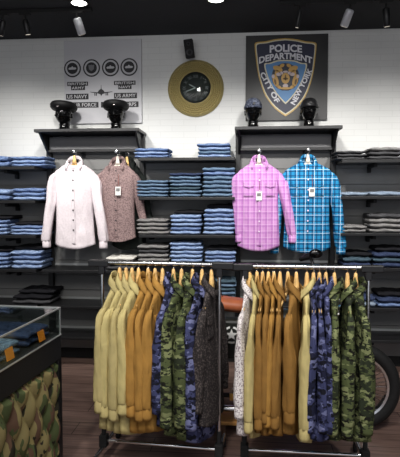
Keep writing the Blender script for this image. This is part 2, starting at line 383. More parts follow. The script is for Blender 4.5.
stack(bc, 'second', 'right', 202, 235, 165, 193.5, [SB, SB, SB, SB, SB, MBL, SB], zc[1])
stack(bc, 'third', 'left', 137, 168, 216, 231.5, [GR] * 4, zc[2]); stack(bc, 'third', 'middle', 170, 201, 208, 231.5, [LB, MBL, LB, LB, LB, BK], zc[2])
stack(bc, 'third', 'right', 203, 235, 202, 231.5, [LB, LB, MBL, LB, MBL, LB, BK], zc[2])
stack(bc, 'fourth', 'left', 137, 168, 243, 260, [GR, GR, CH, GR], zc[3]); stack(bc, 'fourth', 'middle', 170, 202, 240, 260, [LB] * 5, zc[3])
stack(bc, 'fourth', 'right', 205, 236, 245, 260, [LB, MBL, LB, BK], zc[3])
stack(bc, 'fifth', 'right', 203, 236, 277, 296, [TE, SB, TE, SB, TE], zc[4])
stack(bc, 'fifth', 'middle', 168, 199, 283, 296, [DB, DB, BK], zc[4])
stack(br_, 'top', 'inner', 337, 367, 147, 156, [CH, CH, CH], zr[0]); stack(br_, 'top', 'outer', 370, 406, 144, 156, [CH, CH, GR], zr[0])
stack(br_, 'second', 'inner', 339, 368, 188.5, 192.5, [PB], zr[1]); stack(br_, 'second', 'outer', 370, 406, 188, 192.5, [PB], zr[1])
stack(br_, 'third', 'inner', 341, 367, 223, 230, [GR, GR], zr[2]); stack(br_, 'third', 'outer', 369, 406, 212, 230, [GR, GR, GR, CH], zr[2])
stack(br_, 'fourth', 'inner', 342, 371, 251, 265, [DB, TE, BK], zr[3]); stack(br_, 'fourth', 'outer', 374, 410, 246, 265, [DB, TE, DB, BK], zr[3])
stack(br_, 'fifth', 'inner', 363, 376, 294, 304.5, [PB, DB], zr[4]); stack(br_, 'fifth', 'outer', 378, 412, 291, 304.5, [MBL, DB, BK], zr[4])
stack('bay below brown shirt', 'fourth', 'pale', 106, 135, 252, 265.5, [CH, BK, WH], zl[3])

# ------------------------------------------------------------------ shirts
def shirt_surface(p):
    hw, L, T, seed, amp = p['hw'], p['L'], p['T'], p['seed'], p['amp']
    dr = p.get('drop', 0.0)
    key = [(-0.112, 0.064, 0.052), (-0.128, 0.078, 0.052), (-0.148, 0.115, 0.048), (-0.175 - dr * 0.5, hw * 0.78, min(T, 0.05)), (-0.205 - dr, hw * 0.97, T * 0.85), (-0.255 - dr, hw, T * 0.95),
           (-0.34, hw * 0.95, T * 1.1), (-0.48, hw * 0.91, T * 1.15), (-0.66, hw * 0.93, T * 1.1), (-0.80, hw * 0.97, T * 1.15), (-L, hw * 1.0, T * 1.2)]
    if p.get('thin'):
        key = [(-0.138, 0.052, T * 1.1), (-0.152, 0.060, T * 1.1), (-0.172, 0.085, T * 0.9), (-0.212, hw * 0.68, T * 0.62), (-0.270, hw * 0.92, T * 0.5), (-0.33, hw, T * 0.6),
               (-0.42, hw * 0.95, T * 0.8), (-0.54, hw * 0.93, T * 1.0), (-0.70, hw * 0.97, T * 1.15), (-0.84, hw * 1.03, T * 1.3), (-L, hw * 1.08, T * 1.4)]
    rows = catmull(key, 4)
    def f(u, v):
        x = v * (len(rows) - 1); i = min(int(x), len(rows) - 2); t = x - i
        z, w, th = (rows[i][k] * (1 - t) + rows[i + 1][k] * t for k in range(3))
        d = max(0, min(1, (-z - 0.16) / (L - 0.16)))
        cu, su = math.cos(u), math.sin(u)
        X = w * math.copysign(abs(cu) ** 0.85, cu); Y = th * math.copysign(abs(su) ** 0.9, su)
        n1 = noise.noise(Vector((X * 9 + seed * 7, Y * 6 + seed, z * 2.2))); n2 = noise.noise(Vector((X * 22, seed * 3 + Y * 9, z * 12)))
        wr = math.sin(X * 38 + seed + n1 * 3 + (z * 3)) * 0.5
        k = amp * (0.25 + 0.9 * d)
        Y += (n1 * 1.5 + wr * 0.7 + n2 * 0.5) * k * (1 if su > 0 else -1) * min(1, abs(su) * 2)
        X += n1 * 0.010 * d
        z += (0.030 if su > 0 else 0.060) * su * max(0, 1 - v * 6)
        if v > 0.75: z -= 0.045 * (1 - abs(X / w) ** 2) * p.get('tail', 1) * ((v - 0.75) / 0.25)
        return Vector((X, Y, z))
    return f
def shirt(p):
    """local origin: top of the hanger hook, -Y the front; returns the Empty"""
    f = shirt_surface(p); m = p['mat']; seed = p['seed']; root = empty(p.get('name', 'long_sleeve_shirt'), p['label'], 'shirt', p['loc'], p['rz'], p.get('group'))
    NU, NV = 48, 40
    mb = MB(); mb.rings([[f(2 * math.pi * k / NU, j / NV) for k in range(NU)] for j in range(NV + 1)], cap=False)
    # turned-in hem
    o = mb.build('body', m, root, smooth=True); so = o.modifiers.new('s', 'SOLIDIFY'); so.thickness = 0.003
    T = p['T']
    # sleeves
    if p.get('sleeves', True):
        for s in (-1, 1):
            a = p['sa'][0 if s < 0 else 1]; yo = p.get('yo', (0, 0))[0 if s < 0 else 1]; hw = p['hw']; SL = p.get('SL', 0.86)
            ry = p.get('ry', 0.045); rx = p.get('rx', 0.058)
            dz_ = 0.075 if p.get('thin') else 0.012; tp = 0.55 if p.get('thin') else 1.0
            key = [(s * hw * 0.80, 0, -0.185, rx * 0.5, ry * 0.6), (s * hw * 0.97, 0, -0.225, rx * 0.85, ry), (s * (hw * 1.02 + a * 0.12), yo * 0.3, -0.32, rx, ry * 1.05), (s * (hw * 1.0 + a * 0.3), yo * 0.6, -0.46, rx * 0.92, ry),
                   (s * (hw + a * 0.5), yo * 0.9, -0.60, rx * 0.82, ry * 0.95), (s * (hw + a * 0.72), yo, -SL + 0.08, rx * 0.8, ry * 0.92), (s * (hw + a * 0.74), yo, -SL + 0.05, rx * 0.62, ry * 0.75)]
            key = [(k_[0], k_[1], k_[2] - dz_ * (1 if i_ < 3 else 0.5 if i_ == 3 else 0), k_[3], k_[4] * (tp if i_ < 3 else 1)) for i_, k_ in enumerate(key)]
            rows = catmull(key, 5); rs = []
            for j, (x, y, z, a1, b1) in enumerate(rows):
                ring = []
                for k in range(20):
                    an = 2 * math.pi * k / 20; cx, sy = math.cos(an), math.sin(an)
                    nn = 1.2 * noise.noise(Vector((cx * 2.2 + seed * 5 + s, sy * 2.2, z * 3.2))) + 0.35 * noise.noise(Vector((cx * 3 + s * 9, sy * 3 + seed, z * 16)))
                    q = 1 + nn * 0.30
                    ring.append(Vector((x + a1 * cx * q, y + b1 * sy * q, z - 0.3 * a1 * cx * s * (1 if j < 8 else 0.0))))
                rs.append(ring)
            mb = MB(); mb.rings(rs, cap=False); sl = mb.build('sleeve', m, root, smooth=True)
            x, y, z, a1, b1 = rows[-1]
            mb = MB(); mb.rings([[Vector((x + a1 * q * math.cos(t), y + b1 * q * math.sin(t), z + dz)) for t in [2 * math.pi * k / 20 for k in range(20)]] for q, dz in ((0.95, 0.01), (1.12, 0.004), (1.16, -0.05), (1.14, -0.066), (1.02, -0.066), (0.95, -0.03))], cap=False)
            mb.build('cuff', m, sl, smooth=True)
    # collar: stand and folded leaf around the neck, open at the front
    CZ = -0.138 if p.get('thin') else -0.112
    nw, nt_ = 0.064, (0.054 if not p.get('thin') else T * 1.15)
    rs = []
    for k in range(29):
        an = R(-90 + 38) + (2 * math.pi - R(76)) * k / 28; c, s_ = math.cos(an), math.sin(an); fr = max(0, -s_)
        pts = []; lift = 0.046 * s_
        tip = 0.046 * fr ** 2.5
        for q, dz in ((1.02, -0.022), (0.98, 0.004), (0.96, 0.022), (1.04, 0.028), (1.22, 0.010 - tip * 0.5), (1.42, -0.016 - tip)):
            pts.append(Vector((nw * q * c * (1 + 0.25 * fr * (q > 1.1)), nt_ * q * s_ - tip * 0.2 * (q > 1.1), CZ + dz + lift)))
        rs.append(pts)
    mb = MB(); mb.rings(rs, cap=False, closed=False); o = mb.build('collar', p.get('collar_mat', m), root, smooth=True); so = o.modifiers.new('s', 'SOLIDIFY'); so.thickness = 0.004
    if not p.get('thin'): MB().box((0, nt_ * 0.86, CZ + 0.022), (0.056, 0.003, 0.034)).build('neck_shade', BLACK_M, root)  # dark patch standing in for the shade inside the open collar
    # placket, buttons, pockets on the front
    def front(x, z):
        """body front surface at lateral x, height z"""
        lo = 0.0; hi = 1.0
        for _ in range(18):
            mid = (lo + hi) / 2
            u = -math.pi / 2
            if f(u, mid).z > z: lo = mid
            else: hi = mid
        v = lo; w = max(0.02, abs(f(0, v).x)); c = max(-0.98, min(0.98, x / w)); c = math.copysign(abs(c) ** (1 / 0.85), c)
        return f(-math.acos(max(-1, min(1, c))), v)
    rs = []
    nz = 44
    for j in range(nz + 1):
        z = (-0.195 if not p.get('thin') else -0.2) - (p['L'] - 0.195) * j / nz; rs.append([front(x, z) + Vector((0, -0.004, 0)) for x in (-0.017, -0.008, 0, 0.008, 0.017)])
    mb = MB(); mb.rings(rs, cap=False, closed=False); o = mb.build('button_placket', m, root, smooth=True); so = o.modifiers.new('s', 'SOLIDIFY'); so.thickness = 0.003; so.offset = 0
    if p.get('buttons'):
        for j in range(7):
            q = front(0, -0.19 - 0.095 * j) + Vector((0, -0.008, 0)); mb = MB(); mb.lathe([(0.0005, 0.0), (0.0075, 0.0), (0.0075, 0.003), (0.004, 0.0025), (0.0005, 0.0015)], Matrix.Translation(q) @ Matrix.Rotation(R(90), 4, 'X'), 12); mb.build('button', p['buttons'], root, smooth='auto')
    if p.get('pockets'):
        for s in p['pockets']:
            for nm, x0, x1, z0, z1, of, pt in (('pocket', 0.055, 0.145, -0.31, -0.44, 0.005, 0.0), ('pocket_flap', 0.052, 0.148, -0.30, -0.345, 0.010, 0.014)):
                rs = []
                for j in range(7):
                    row = []
                    for k in range(9):
                        x = x0 + (x1 - x0) * k / 8; b = 1 - abs(k - 4) / 4; z = z0 + (z1 - z0) * j / 6 - pt * b * j / 6
                        row.append(front(s * x, z) + Vector((0, -of, 0)))
                    rs.append(row)
                mb = MB(); mb.rings(rs, cap=False, closed=False); o = mb.build(nm, m, root, smooth=True); so = o.modifiers.new('s', 'SOLIDIFY'); so.thickness = 0.004; so.offset = 0
    return root
def hanger_build(woodm, shade=CHROME, dz=0.0, ty=0.5):
    root = empty('wooden_hanger', 'x', 'hanger')
    pts = [(0.0, 0, -0.050), (0.0, 0, -0.040), (0.015, 0, -0.030), (0.018, 0, -0.014), (0.011, 0, -0.003), (0.0, 0, 0.002), (-0.011, 0, -0.003), (-0.016, 0, -0.012)]
    MB().tube(catmull(pts, 3), 0.0022, 8).build('hook', shade, root, smooth=True)
    rs = []
    arm = [(-0.145, -0.216), (-0.11, -0.198), (-0.07, -0.172), (-0.03, -0.146), (0, -0.130), (0.03, -0.146), (0.07, -0.172), (0.11, -0.198), (0.145, -0.216)]
    MB().rings([[Vector((w * math.cos(a), w * ty * math.sin(a), z)) for a in [2 * math.pi * k / 12 for k in range(12)]] for w, z in ((0.005, -0.042), (0.011, -0.048), (0.013, -0.062), (0.015, -0.080), (0.019, -0.100 - dz * 0.5), (0.024, -0.128 - dz))]).build('neck', woodm, root, smooth=True)
    for x, z in [(x_, z_ - dz) for x_, z_ in catmull(arm, 3)]:
        h = 0.011 + 0.006 * math.exp(-(x / 0.03) ** 2); t = 0.006 + 0.004 * min(1, abs(x) / 0.19)
        rs.append([Vector((x, t * math.cos(a), z + h * math.sin(a))) for a in [2 * math.pi * k / 10 for k in range(10)]])
    MB().rings(rs).build('shoulder_bar', woodm, root, smooth=True)
    return root
HANG = hanger_build(WOOD); HANGW = hanger_build(WOODW); HANGR = hanger_build(WOOD, dz=0.034, ty=0.85); used = set()
def hanger(loc, rz, label, group, proto=None):
    proto = proto or HANG
    if proto.name not in used: used.add(proto.name); o = proto
    else: o = copy_tree(proto)
    o.location = loc; o.rotation_euler = (0, 0, rz); o['label'] = label; o['group'] = group; return o

M_WHITE = mat('white_shirt_cotton', (226, 216, 220), 0.85, var=0.03, vscale=60, spec=0.2)
M_BROWN = printed('brown_print_cotton', (150, 128, 126), (118, 98, 98), 90)
M_PINK = plaid('pink_plaid_cotton', (206, 150, 206), [(0, 0.055, 0.30, 0.0, (176, 108, 182), 0.6), (2, 0.060, 0.30, 0.0, (172, 108, 182), 0.5), (0, 0.055, 0.07, 0.6, (240, 214, 240), 0.55), (2, 0.060, 0.06, 0.6, (240, 214, 240), 0.45)])
M_BLUE = plaid('blue_plaid_cotton', (38, 138, 190), [(0, 0.040, 0.24, 0.0, (20, 80, 132), 0.7), (2, 0.042, 0.24, 0.0, (20, 80, 132), 0.7), (0, 0.040, 0.12, 0.06, (18, 24, 44), 0.8), (2, 0.042, 0.12, 0.06, (18, 24, 44), 0.8),
                                                    (0, 0.080, 0.05, 0.31, (224, 240, 248), 0.8), (2, 0.084, 0.05, 0.31, (224, 240, 248), 0.75)])
M_KHAKI = mat('khaki_twill', (178, 163, 112), 0.85, var=0.05, vscale=14, bump=0.15, bscale=300, spec=0.2)
M_KHAKI2 = mat('pale_khaki_twill', (186, 171, 116), 0.85, var=0.05, vscale=14, spec=0.2)
M_MUST = mat('mustard_twill', (160, 119, 58), 0.85, var=0.06, vscale=14, bump=0.15, bscale=300, spec=0.2)
M_MUST2 = mat('ochre_twill', (134, 98, 48), 0.85, var=0.06, vscale=14, spec=0.2)
M_OLIVE = mat('olive_ochre_twill', (140, 108, 44), 0.85, var=0.06, vscale=14, spec=0.2)
M_BCAMO = camo('blue_camouflage', [(58, 62, 96), (28, 30, 52), (104, 108, 144), (18, 19, 30)], 12)
M_GCAMO = camo('green_camouflage', [(76, 84, 52), (40, 46, 32), (122, 128, 88), (26, 26, 20)], 12.5, (1, 1, 2.0))
M_DPRINT = printed('dark_print_cotton', (44, 40, 40), (86, 78, 76), 110, 0.56)
M_WPRINT = printed('white_print_cotton', (222, 216, 214), (140, 126, 130), 120, 0.56)
for m_ in (M_WHITE, M_BROWN, M_PINK, M_BLUE, M_KHAKI, M_KHAKI2, M_MUST, M_MUST2, M_OLIVE, M_BCAMO, M_GCAMO, M_DPRINT, M_WPRINT): cloth_bump(m_)
BTN = mat('dark_button', (50, 44, 48), 0.4); BTNP = mat('pale_button', (235, 220, 235), 0.4)

SY = -0.30
def armature_point(px, py): return P(px, py, SY)
def faceout(px, py, label):
    q = P(px, py, SY); e = empty('faceout_arm', label, 'display arm', (q.x, 0, q.z), group='display arms holding shirts')
    MB().tube([(0, -0.035, 0.0), (0, SY - 0.04, 0.0)], 0.008, 10).build('bar', BLACK, e, smooth='auto')
    MB().box((0, -0.035, 0.0), (0.035, 0.02, 0.06)).build('mounting_plate', BLACK, e)
    MB().tube([(0, SY - 0.035, 0.0), (0, SY - 0.05, 0.0), (0, SY - 0.052, 0)], [0.014, 0.014, 0.006], 12).build('end_cap', CHROME, e, smooth='auto')
    return q
def wall_shirt(px, py, rz, y, **k):
    q = P(px, py, SY); loc = (q.x, SY + y, q.z + 0.008)
    hanger(loc, R(rz), k.pop('hl'), 'hangers on the display arms', k.pop('hang', HANG))
    return shirt(dict(k, loc=loc, rz=R(rz)))
faceout(75, 152, 'short black display arm holding the white shirt'); faceout(117, 152, 'short black display arm holding the brown shirt')
faceout(259, 151, 'short black display arm holding the pink shirt'); faceout(308, 150, 'short black display arm holding the blue plaid shirt')
wall_shirt(75, 152, 4, -0.02, hw=0.195, L=0.90, T=0.060, seed=1.3, amp=0.020, mat=M_WHITE, sa=(0.12, 0.12), yo=(0, -0.06), rx=0.056, ry=0.05, SL=0.92, buttons=BTN,
           label='white long-sleeved shirt with dark buttons hung on the grey display bay', hl='pale hanger under the white shirt collar')
wall_shirt(117, 152, -3, 0.02, hw=0.175, L=0.83, T=0.055, seed=4.1, amp=0.008, mat=M_BROWN, sa=(0.05, 0.10), rx=0.05, ry=0.04, SL=0.80, buttons=BTN, name='long_sleeve_shirt', yo=(0.1, 0.06),
           label='brown small-print shirt hung beside the white shirt', hl='pale white hanger under the brown shirt collar', hang=HANGW)
wall_shirt(259, 151, 3, -0.02, hw=0.195, L=0.90, T=0.060, seed=2.2, amp=0.014, mat=M_PINK, sa=(-0.02, 0.16), rx=0.055, ry=0.045, yo=(0, -0.05), SL=0.85, buttons=BTNP, pockets=(-1, 1),
           label='pink checked shirt with two flap pockets on the display bay', hl='white hanger under the pink shirt collar', hang=HANGW)
wall_shirt(308, 150, -3, 0.0, hw=0.215, L=0.92, T=0.065, seed=6.7, amp=0.015, mat=M_BLUE, sa=(0.12, 0.13), rx=0.060, ry=0.048, yo=(0.0, 0), SL=0.96, buttons=BTNP, pockets=(-1, 1),
           label='bright blue plaid shirt with two flap pockets beside the pink shirt', hl='white hanger under the blue plaid shirt collar', hang=HANGW)
def swing_tag(px, py, Y, label, m, ztop):
    q = P(px, py, Y); e = empty('price_tag', label, 'price tag', q, group='swing tags on the wall shirts')
    MB().box((0, 0, 0), (0.052, 0.003, 0.082)).build('card', m, e, bevel=0.001)
    MB().box((0, -0.002, 0.012), (0.036, 0.002, 0.03)).build('printed_panel', mat('tag_print', (120, 120, 120), 0.7), e)
    MB().tube([(0, 0, 0.036), (0.004, 0.005, 0.07), (0.0, 0.02, ztop)], 0.0018, 6).build('cord', mat('dark_cord', (130, 60, 50), 0.8), e)
swing_tag(118, 191, SY - 0.075, 'white price tag hanging on the brown shirt', WHITE, 0.16)
swing_tag(259, 196, SY - 0.11, 'white price tag hanging on the pink shirt', WHITE, 0.17)
swing_tag(312, 192, SY - 0.10, 'white price tag hanging on the blue plaid shirt', WHITE, 0.16)
# dark garments behind the brown shirt
wall_shirt(124, 152, -6, 0.12, hw=0.16, L=0.92, T=0.03, seed=9.2, amp=0.006, mat=mat('black_cotton', (24, 28, 26), 0.85, spec=0.2), sa=(0.0, 0.12), rx=0.04, ry=0.03, SL=0.84,
           label='black shirt hanging mostly hidden behind the brown shirt', hl='pale hanger of the black shirt behind the brown shirt')
# ------------------------------------------------------------------ garment racks
BZ = 0.12
def rack(name, label, a, b, over, yr):
    """a, b: base bar ends"""
    d = (b - a); ln = d.length; ang = math.atan2(d.y, d.x); mid = (a + b) / 2
    zr_ = yr; e = empty(name, label, 'clothes rack', (mid.x, mid.y, 0), ang, group='chrome clothes racks')
    h = ln / 2
    MB().tube([(-h, 0, BZ), (h, 0, BZ)], 0.011, 12).build('base_bar', CHROME, e, smooth='auto')
    rail = MB().tube([(-h - over[0] + 0.03, 0, zr_), (h + over[1] - 0.03, 0, zr_)], 0.0135, 14).build('hanging_rail', CHROME, e, smooth='auto')
    for s, ov in ((-1, over[0]), (1, over[1])):
        MB().tube([(s * (h + ov), 0, zr_), (s * (h + ov - 0.015), 0, zr_), (s * (h + ov - 0.03), 0, zr_)], [0.012, 0.016, 0.014], 12).build('end_cap', CHROME if s < 0 else BLACK, rail, smooth=True)
        MB().box((s * (h + 0.02), 0, zr_ - 0.005), (0.13, 0.042, 0.042)).box((s * h, 0, zr_ - 0.045), (0.038, 0.038, 0.06)).build('rail_clamp', BLACK, e, bevel=0.006)
        up = MB().tube([(s * h, 0, 0.09), (s * h, 0, zr_ - 0.02)], 0.0115, 12).build('upright', CHROME, e, smooth='auto')
        MB().box((s * h, 0, BZ), (0.05, 0.055, 0.075)).tube([(s * h, 0, 0.12), (s * h, 0, 0.24)], 0.015, 10).build('base_joint', BLACK_M, e, bevel=0.006)
        ft = MB().tube([(s * h, -0.27, 0.085), (s * h, 0.27, 0.085)], 0.0125, 12).build('foot', CHROME, e, smooth='auto')
        for t in (-1, 1):
            cs = MB().box((s * h, t * 0.265, 0.068), (0.028, 0.03, 0.03)).build('castor', BLACK, ft, bevel=0.004)
            MB().lathe([(0.004, -0.011), (0.026, -0.011), (0.028, -0.006), (0.028, 0.006), (0.026, 0.011), (0.004, 0.011)], Matrix.Translation((s * h + 0.0, t * 0.275, 0.028)) @ Matrix.Rotation(R(90), 4, 'Y'), 20).build('castor_wheel', RUBBER, ft, smooth='auto')
    return e, ang, mid
aL, bL = G(104, 440, BZ), G(219, 449.5, BZ)
aR, bR = G(244.5, 449.5, BZ), G(365, 455.5, BZ)
def zat(p, py):   # height at which point p's vertical line shows at py
    lo, hi = 0.0, 3.0
    for _ in range(40):
        m = (lo + hi) / 2; v = Vector((p.x, p.y, m)) - CAM; y = CY - F_PX * v.dot(UP) / v.dot(FW)
        if y > py: lo = m
        else: hi = m
    return lo
def pxof(p):
    v = p - CAM; return CX + F_PX * v.dot(RT) / v.dot(FW)
ZL = zat((aL + bL) / 2, 263.5); ZR = zat((aR + bR) / 2, 267)
rackL, angL, midL = rack('garment_rack', 'chrome wheeled clothes rack holding khaki, mustard and camouflage jackets beside glass case', aL, bL, (0.075, 0.07), ZL)
rackR, angR, midR = rack('garment_rack', 'chrome wheeled clothes rack with motorcycle wheel showing behind it', aR, bR, (0.05, 0.05), ZR)
def on_rail(px, a, b, z):
    lo, hi = -0.5, 1.5
    for _ in range(40):
        m = (lo + hi) / 2; q = a.lerp(b, m)
        if pxof(Vector((q.x, q.y, z))) < px: lo = m
        else: hi = m
    q = a.lerp(b, lo); return Vector((q.x, q.y, z))
def rack_shirt(side, px, mt, delta, L, SL, T, label, hl, seed, **k):
    a, b, z, ang = (aL, bL, ZL, angL) if side == 'L' else (aR, bR, ZR, angR)
    q = on_rail(px, a, b, z); q.z += 0.0135 - 0.001
    rz = ang + R(90) - R(delta * (0.66 if side == 'L' else 0.85))
    if side == 'R' and k.pop('flip', False): rz += math.pi
    hanger(q, rz, hl, 'hangers on the clothes racks', HANGR)
    L += 0.025; SL -= 0.035 if side == 'L' else 0.0
    shirt(dict(dict(hw=0.188, L=L, T=T, seed=seed, amp=0.009, mat=mt, sa=(0.03, 0.03), yo=(rnd.uniform(-0.02, 0.02), rnd.uniform(-0.02, 0.02)), rx=0.042, ry=max(0.030, T * 1.05), SL=SL, loc=q, rz=rz, label=label, thin=True, name='long_sleeve_jacket' if 'jacket' in label else 'long_sleeve_shirt',
               group='clothes hanging on the racks'), **k))
Lr = [(119.5, M_KHAKI, 27, 0.96, 0.90, 0.036, 'khaki shirt at the outer end of rack beside glass case', 'beside the outermost khaki shirt'),
      (126, M_KHAKI2, 26, 0.97, 0.93, 0.034, 'khaki shirt second from the outer end of the rack beside glass case', 'second khaki shirt'),
      (132, M_KHAKI, 24, 0.98, 0.94, 0.034, 'khaki shirt third from the outer end of the rack beside glass case', 'third khaki shirt'),
      (138.5, M_KHAKI2, 22, 0.98, 0.90, 0.036, 'khaki shirt with chest pocket next to the mustard shirts', 'khaki shirt next to mustard'),
      (148, M_MUST, 24, 0.97, 0.91, 0.034, 'mustard shirt hanging directly beside the pocketed khaki shirt', 'first mustard shirt after the khaki shirts'),
      (155, M_MUST, 22, 0.96, 0.93, 0.034, 'mustard shirt hanging between two other mustard shirts near khaki shirts', 'middle mustard shirt near khaki shirts'),
      (162.5, M_MUST, 20, 0.95, 0.92, 0.038, 'mustard shirt hanging beside a blue camouflage jacket', 'mustard shirt beside blue camouflage'),
      (173.5, M_BCAMO, 18, 0.92, 0.88, 0.036, 'blue camouflage jacket between mustard shirt and green camouflage jackets', 'blue camouflage jacket after the mustard shirts'),
      (181.5, M_GCAMO, 24, 0.97, 0.96, 0.040, 'green camouflage jacket beside the mustard-side blue camouflage jacket', 'first green camouflage jacket after blue camouflage'),
      (192.5, M_GCAMO, 16, 0.99, 0.95, 0.040, 'green camouflage jacket in front of dark print shirt side blue jacket', 'second green camouflage jacket'),
      (202, M_BCAMO, 20, 1.00, 0.96, 0.040, 'blue camouflage jacket hanging beside the dark print shirt', 'blue camouflage jacket beside dark print shirt'),
      (211.5, M_DPRINT, 14, 0.90, 0.86, 0.036, 'dark small-print shirt at the rack end near the gap', 'dark small-print shirt')]
for i, (px, mt, de, L, SL, T, lb, hl) in enumerate(Lr):
    rack_shirt('L', px, mt, de, L, SL, T, lb, 'pale wooden hanger of the ' + hl, i * 1.7 + 0.3, pockets=(-1,) if i in (3, 6, 8, 11) else None)
Rr = [(249.7, M_WPRINT, 18, 0.94, 0.84, 0.030, 'white small-print shirt at the rack end near the gap', 'white small-print shirt'),
      (257, M_KHAKI2, 10, 0.95, 0.92, 0.024, 'khaki shirt between white print shirt and ochre shirts', 'khaki shirt next to white print shirt'),
      (262.7, M_MUST2, 10, 0.92, 0.90, 0.024, 'ochre shirt hanging directly beside khaki shirt next to white print shirt', 'first ochre shirt after white print and khaki'),
      (268.5, M_MUST2, 8, 0.93, 0.86, 0.024, 'second ochre shirt after the khaki and white print shirts', 'second ochre shirt'),
      (274, M_MUST, 8, 0.92, 0.88, 0.024, 'brighter mustard shirt hanging between ochre shirts', 'brighter mustard shirt between ochre ones'),
      (280, M_MUST2, 6, 0.93, 0.89, 0.028, 'ochre shirt hanging beside the bare pale hanger', 'ochre shirt beside bare hanger'),
      (296.4, M_MUST2, 22, 0.92, 0.86, 0.036, 'ochre shirt hung askew between bare hanger and khaki shirt', 'askew ochre shirt'),
      (307, M_KHAKI2, 8, 0.96, 0.95, 0.034, 'pale khaki shirt hanging beside three blue camouflage jackets', 'pale khaki shirt beside blue camouflage'),
      (313.5, M_BCAMO, 6, 0.94, 0.90, 0.028, 'blue camouflage jacket directly beside the pale khaki shirt', 'first blue camouflage jacket after pale khaki'),
      (319.5, M_BCAMO, 5, 0.95, 0.90, 0.028, 'blue camouflage jacket between two other blue camouflage jackets', 'middle blue camouflage jacket of three'),
      (326, M_BCAMO, 4, 0.94, 0.90, 0.030, 'blue camouflage jacket beside green camouflage jackets near motorcycle wheel', 'third blue camouflage jacket'),
      (334.5, M_GCAMO, 8, 0.94, 0.91, 0.036, 'green camouflage jacket beside the blue camouflage jackets near motorcycle wheel', 'green camouflage jacket beside blue ones'),
      (347.5, M_GCAMO, 4, 0.94, 0.92, 0.036, 'green camouflage jacket between two green ones near motorcycle wheel', 'middle green camouflage jacket'),
      (355.8, M_GCAMO, -8, 0.94, 0.90, 0.038, 'green camouflage jacket at rack end in front of motorcycle wheel', 'green camouflage jacket at rack end')]
for i, (px, mt, de, L, SL, T, lb, hl) in enumerate(Rr):
    rack_shirt('R', px, mt, de, L, SL, T, lb, 'pale wooden hanger of the ' + hl, i * 2.3 + 5.1, flip=(px > 300), pockets=(-1,) if i in (11, 13) else None)
q = on_rail(288, aR, bR, ZR); q.z += 0.0125
h_ = hanger(q, angR + R(62), 'bare pale hanger between ochre shirts on the rack', 'hangers on the clothes racks', HANGR)

# ------------------------------------------------------------------ display heads and caps
def head_bm():
    mb = MB(); rs = []; NV, NU = 44, 44
    for j in range(NV + 1):
        v = j / NV; ph = math.pi * v; z = 0.125 * math.cos(ph); r = math.sin(ph)
        ring = []
        for k in range(NU):
            a = 2 * math.pi * k / NU; x = 0.078 * r * math.cos(a); y = 0.098 * r * math.sin(a); front = max(0, -math.sin(a)) * r
            jaw = max(0, (-z - 0.02) / 0.105)
            x *= 1 - 0.24 * jaw; y = y * (1 - 0.25 * jaw) - 0.012 * jaw * (1 if y < 0 else -2.0)
            if y < 0:
                y *= 0.94
                g = lambda cx, cz, sx, sz: math.exp(-((abs(x) - cx) / sx) ** 2 - ((z - cz) / sz) ** 2)
                y -= 0.026 * g(0, -0.018, 0.011, 0.022) + 0.012 * g(0, 0.005, 0.010, 0.02)         # nose
                y += 0.013 * g(0.030, 0.008, 0.016, 0.012)                                             # eye sockets
                y -= 0.008 * g(0.028, 0.006, 0.010, 0.006)                                             # eyeballs
                y -= 0.006 * g(0.028, 0.026, 0.020, 0.007)                                             # brow
                y -= 0.010 * g(0, -0.052, 0.020, 0.006) + 0.009 * g(0, -0.065, 0.018, 0.006)           # lips
                y += 0.004 * g(0, -0.0585, 0.020, 0.003)
                y -= 0.010 * g(0, -0.095, 0.020, 0.014)                                                # chin
                y -= 0.005 * g(0.045, -0.02, 0.016, 0.016)                                             # cheeks
            ring.append(Vector((x, y, z + 0.190)))
        rs.append(ring)
    mb.rings(rs)
    # neck and flared bust base
    mb.lathe([(0.052, 0.115), (0.049, 0.085), (0.049, 0.05), (0.052, 0.03), (0.058, 0.01), (0.060, 0.0)], Matrix.Translation((0, 0.012, 0)), 28)
    for s in (-1, 1):   # ears
        rs = []
        for i in range(9):
            t = i / 8; z = 0.207 - 0.055 * t; w = 0.012 * math.sin(math.pi * (0.15 + 0.7 * t)) + 0.004
            rs.append([Vector((s * (0.074 + 0.010 * math.cos(a)), 0.012 + w * 1.3 * math.sin(a), z)) for a in [2 * math.pi * k / 8 for k in range(8)]])
        mb.rings(rs)
    return mb
CAPZ = TOPZ + 0.027
head_proto = head_bm().build('display_mannequin', GLOSSB, None, smooth=True); C.objects.unlink(head_proto)
def head(px, pyb, rz, s, label, zs=0.88):
    s *= 1.08; zs /= 1.08
    q = P(px, pyb, -0.25); o = head_proto.copy(); C.objects.link(o); o.location = (q.x, -0.25, CAPZ); o.rotation_euler = (0, 0, R(rz)); o.scale = (s, s, s * zs); o.name = 'display_mannequin'
    tag(o, label, 'mannequin head', 'glossy black heads above the display bays'); return o
CLOTHB = mat('black_cap_wool', (14, 14, 15), 0.6, spec=0.3)
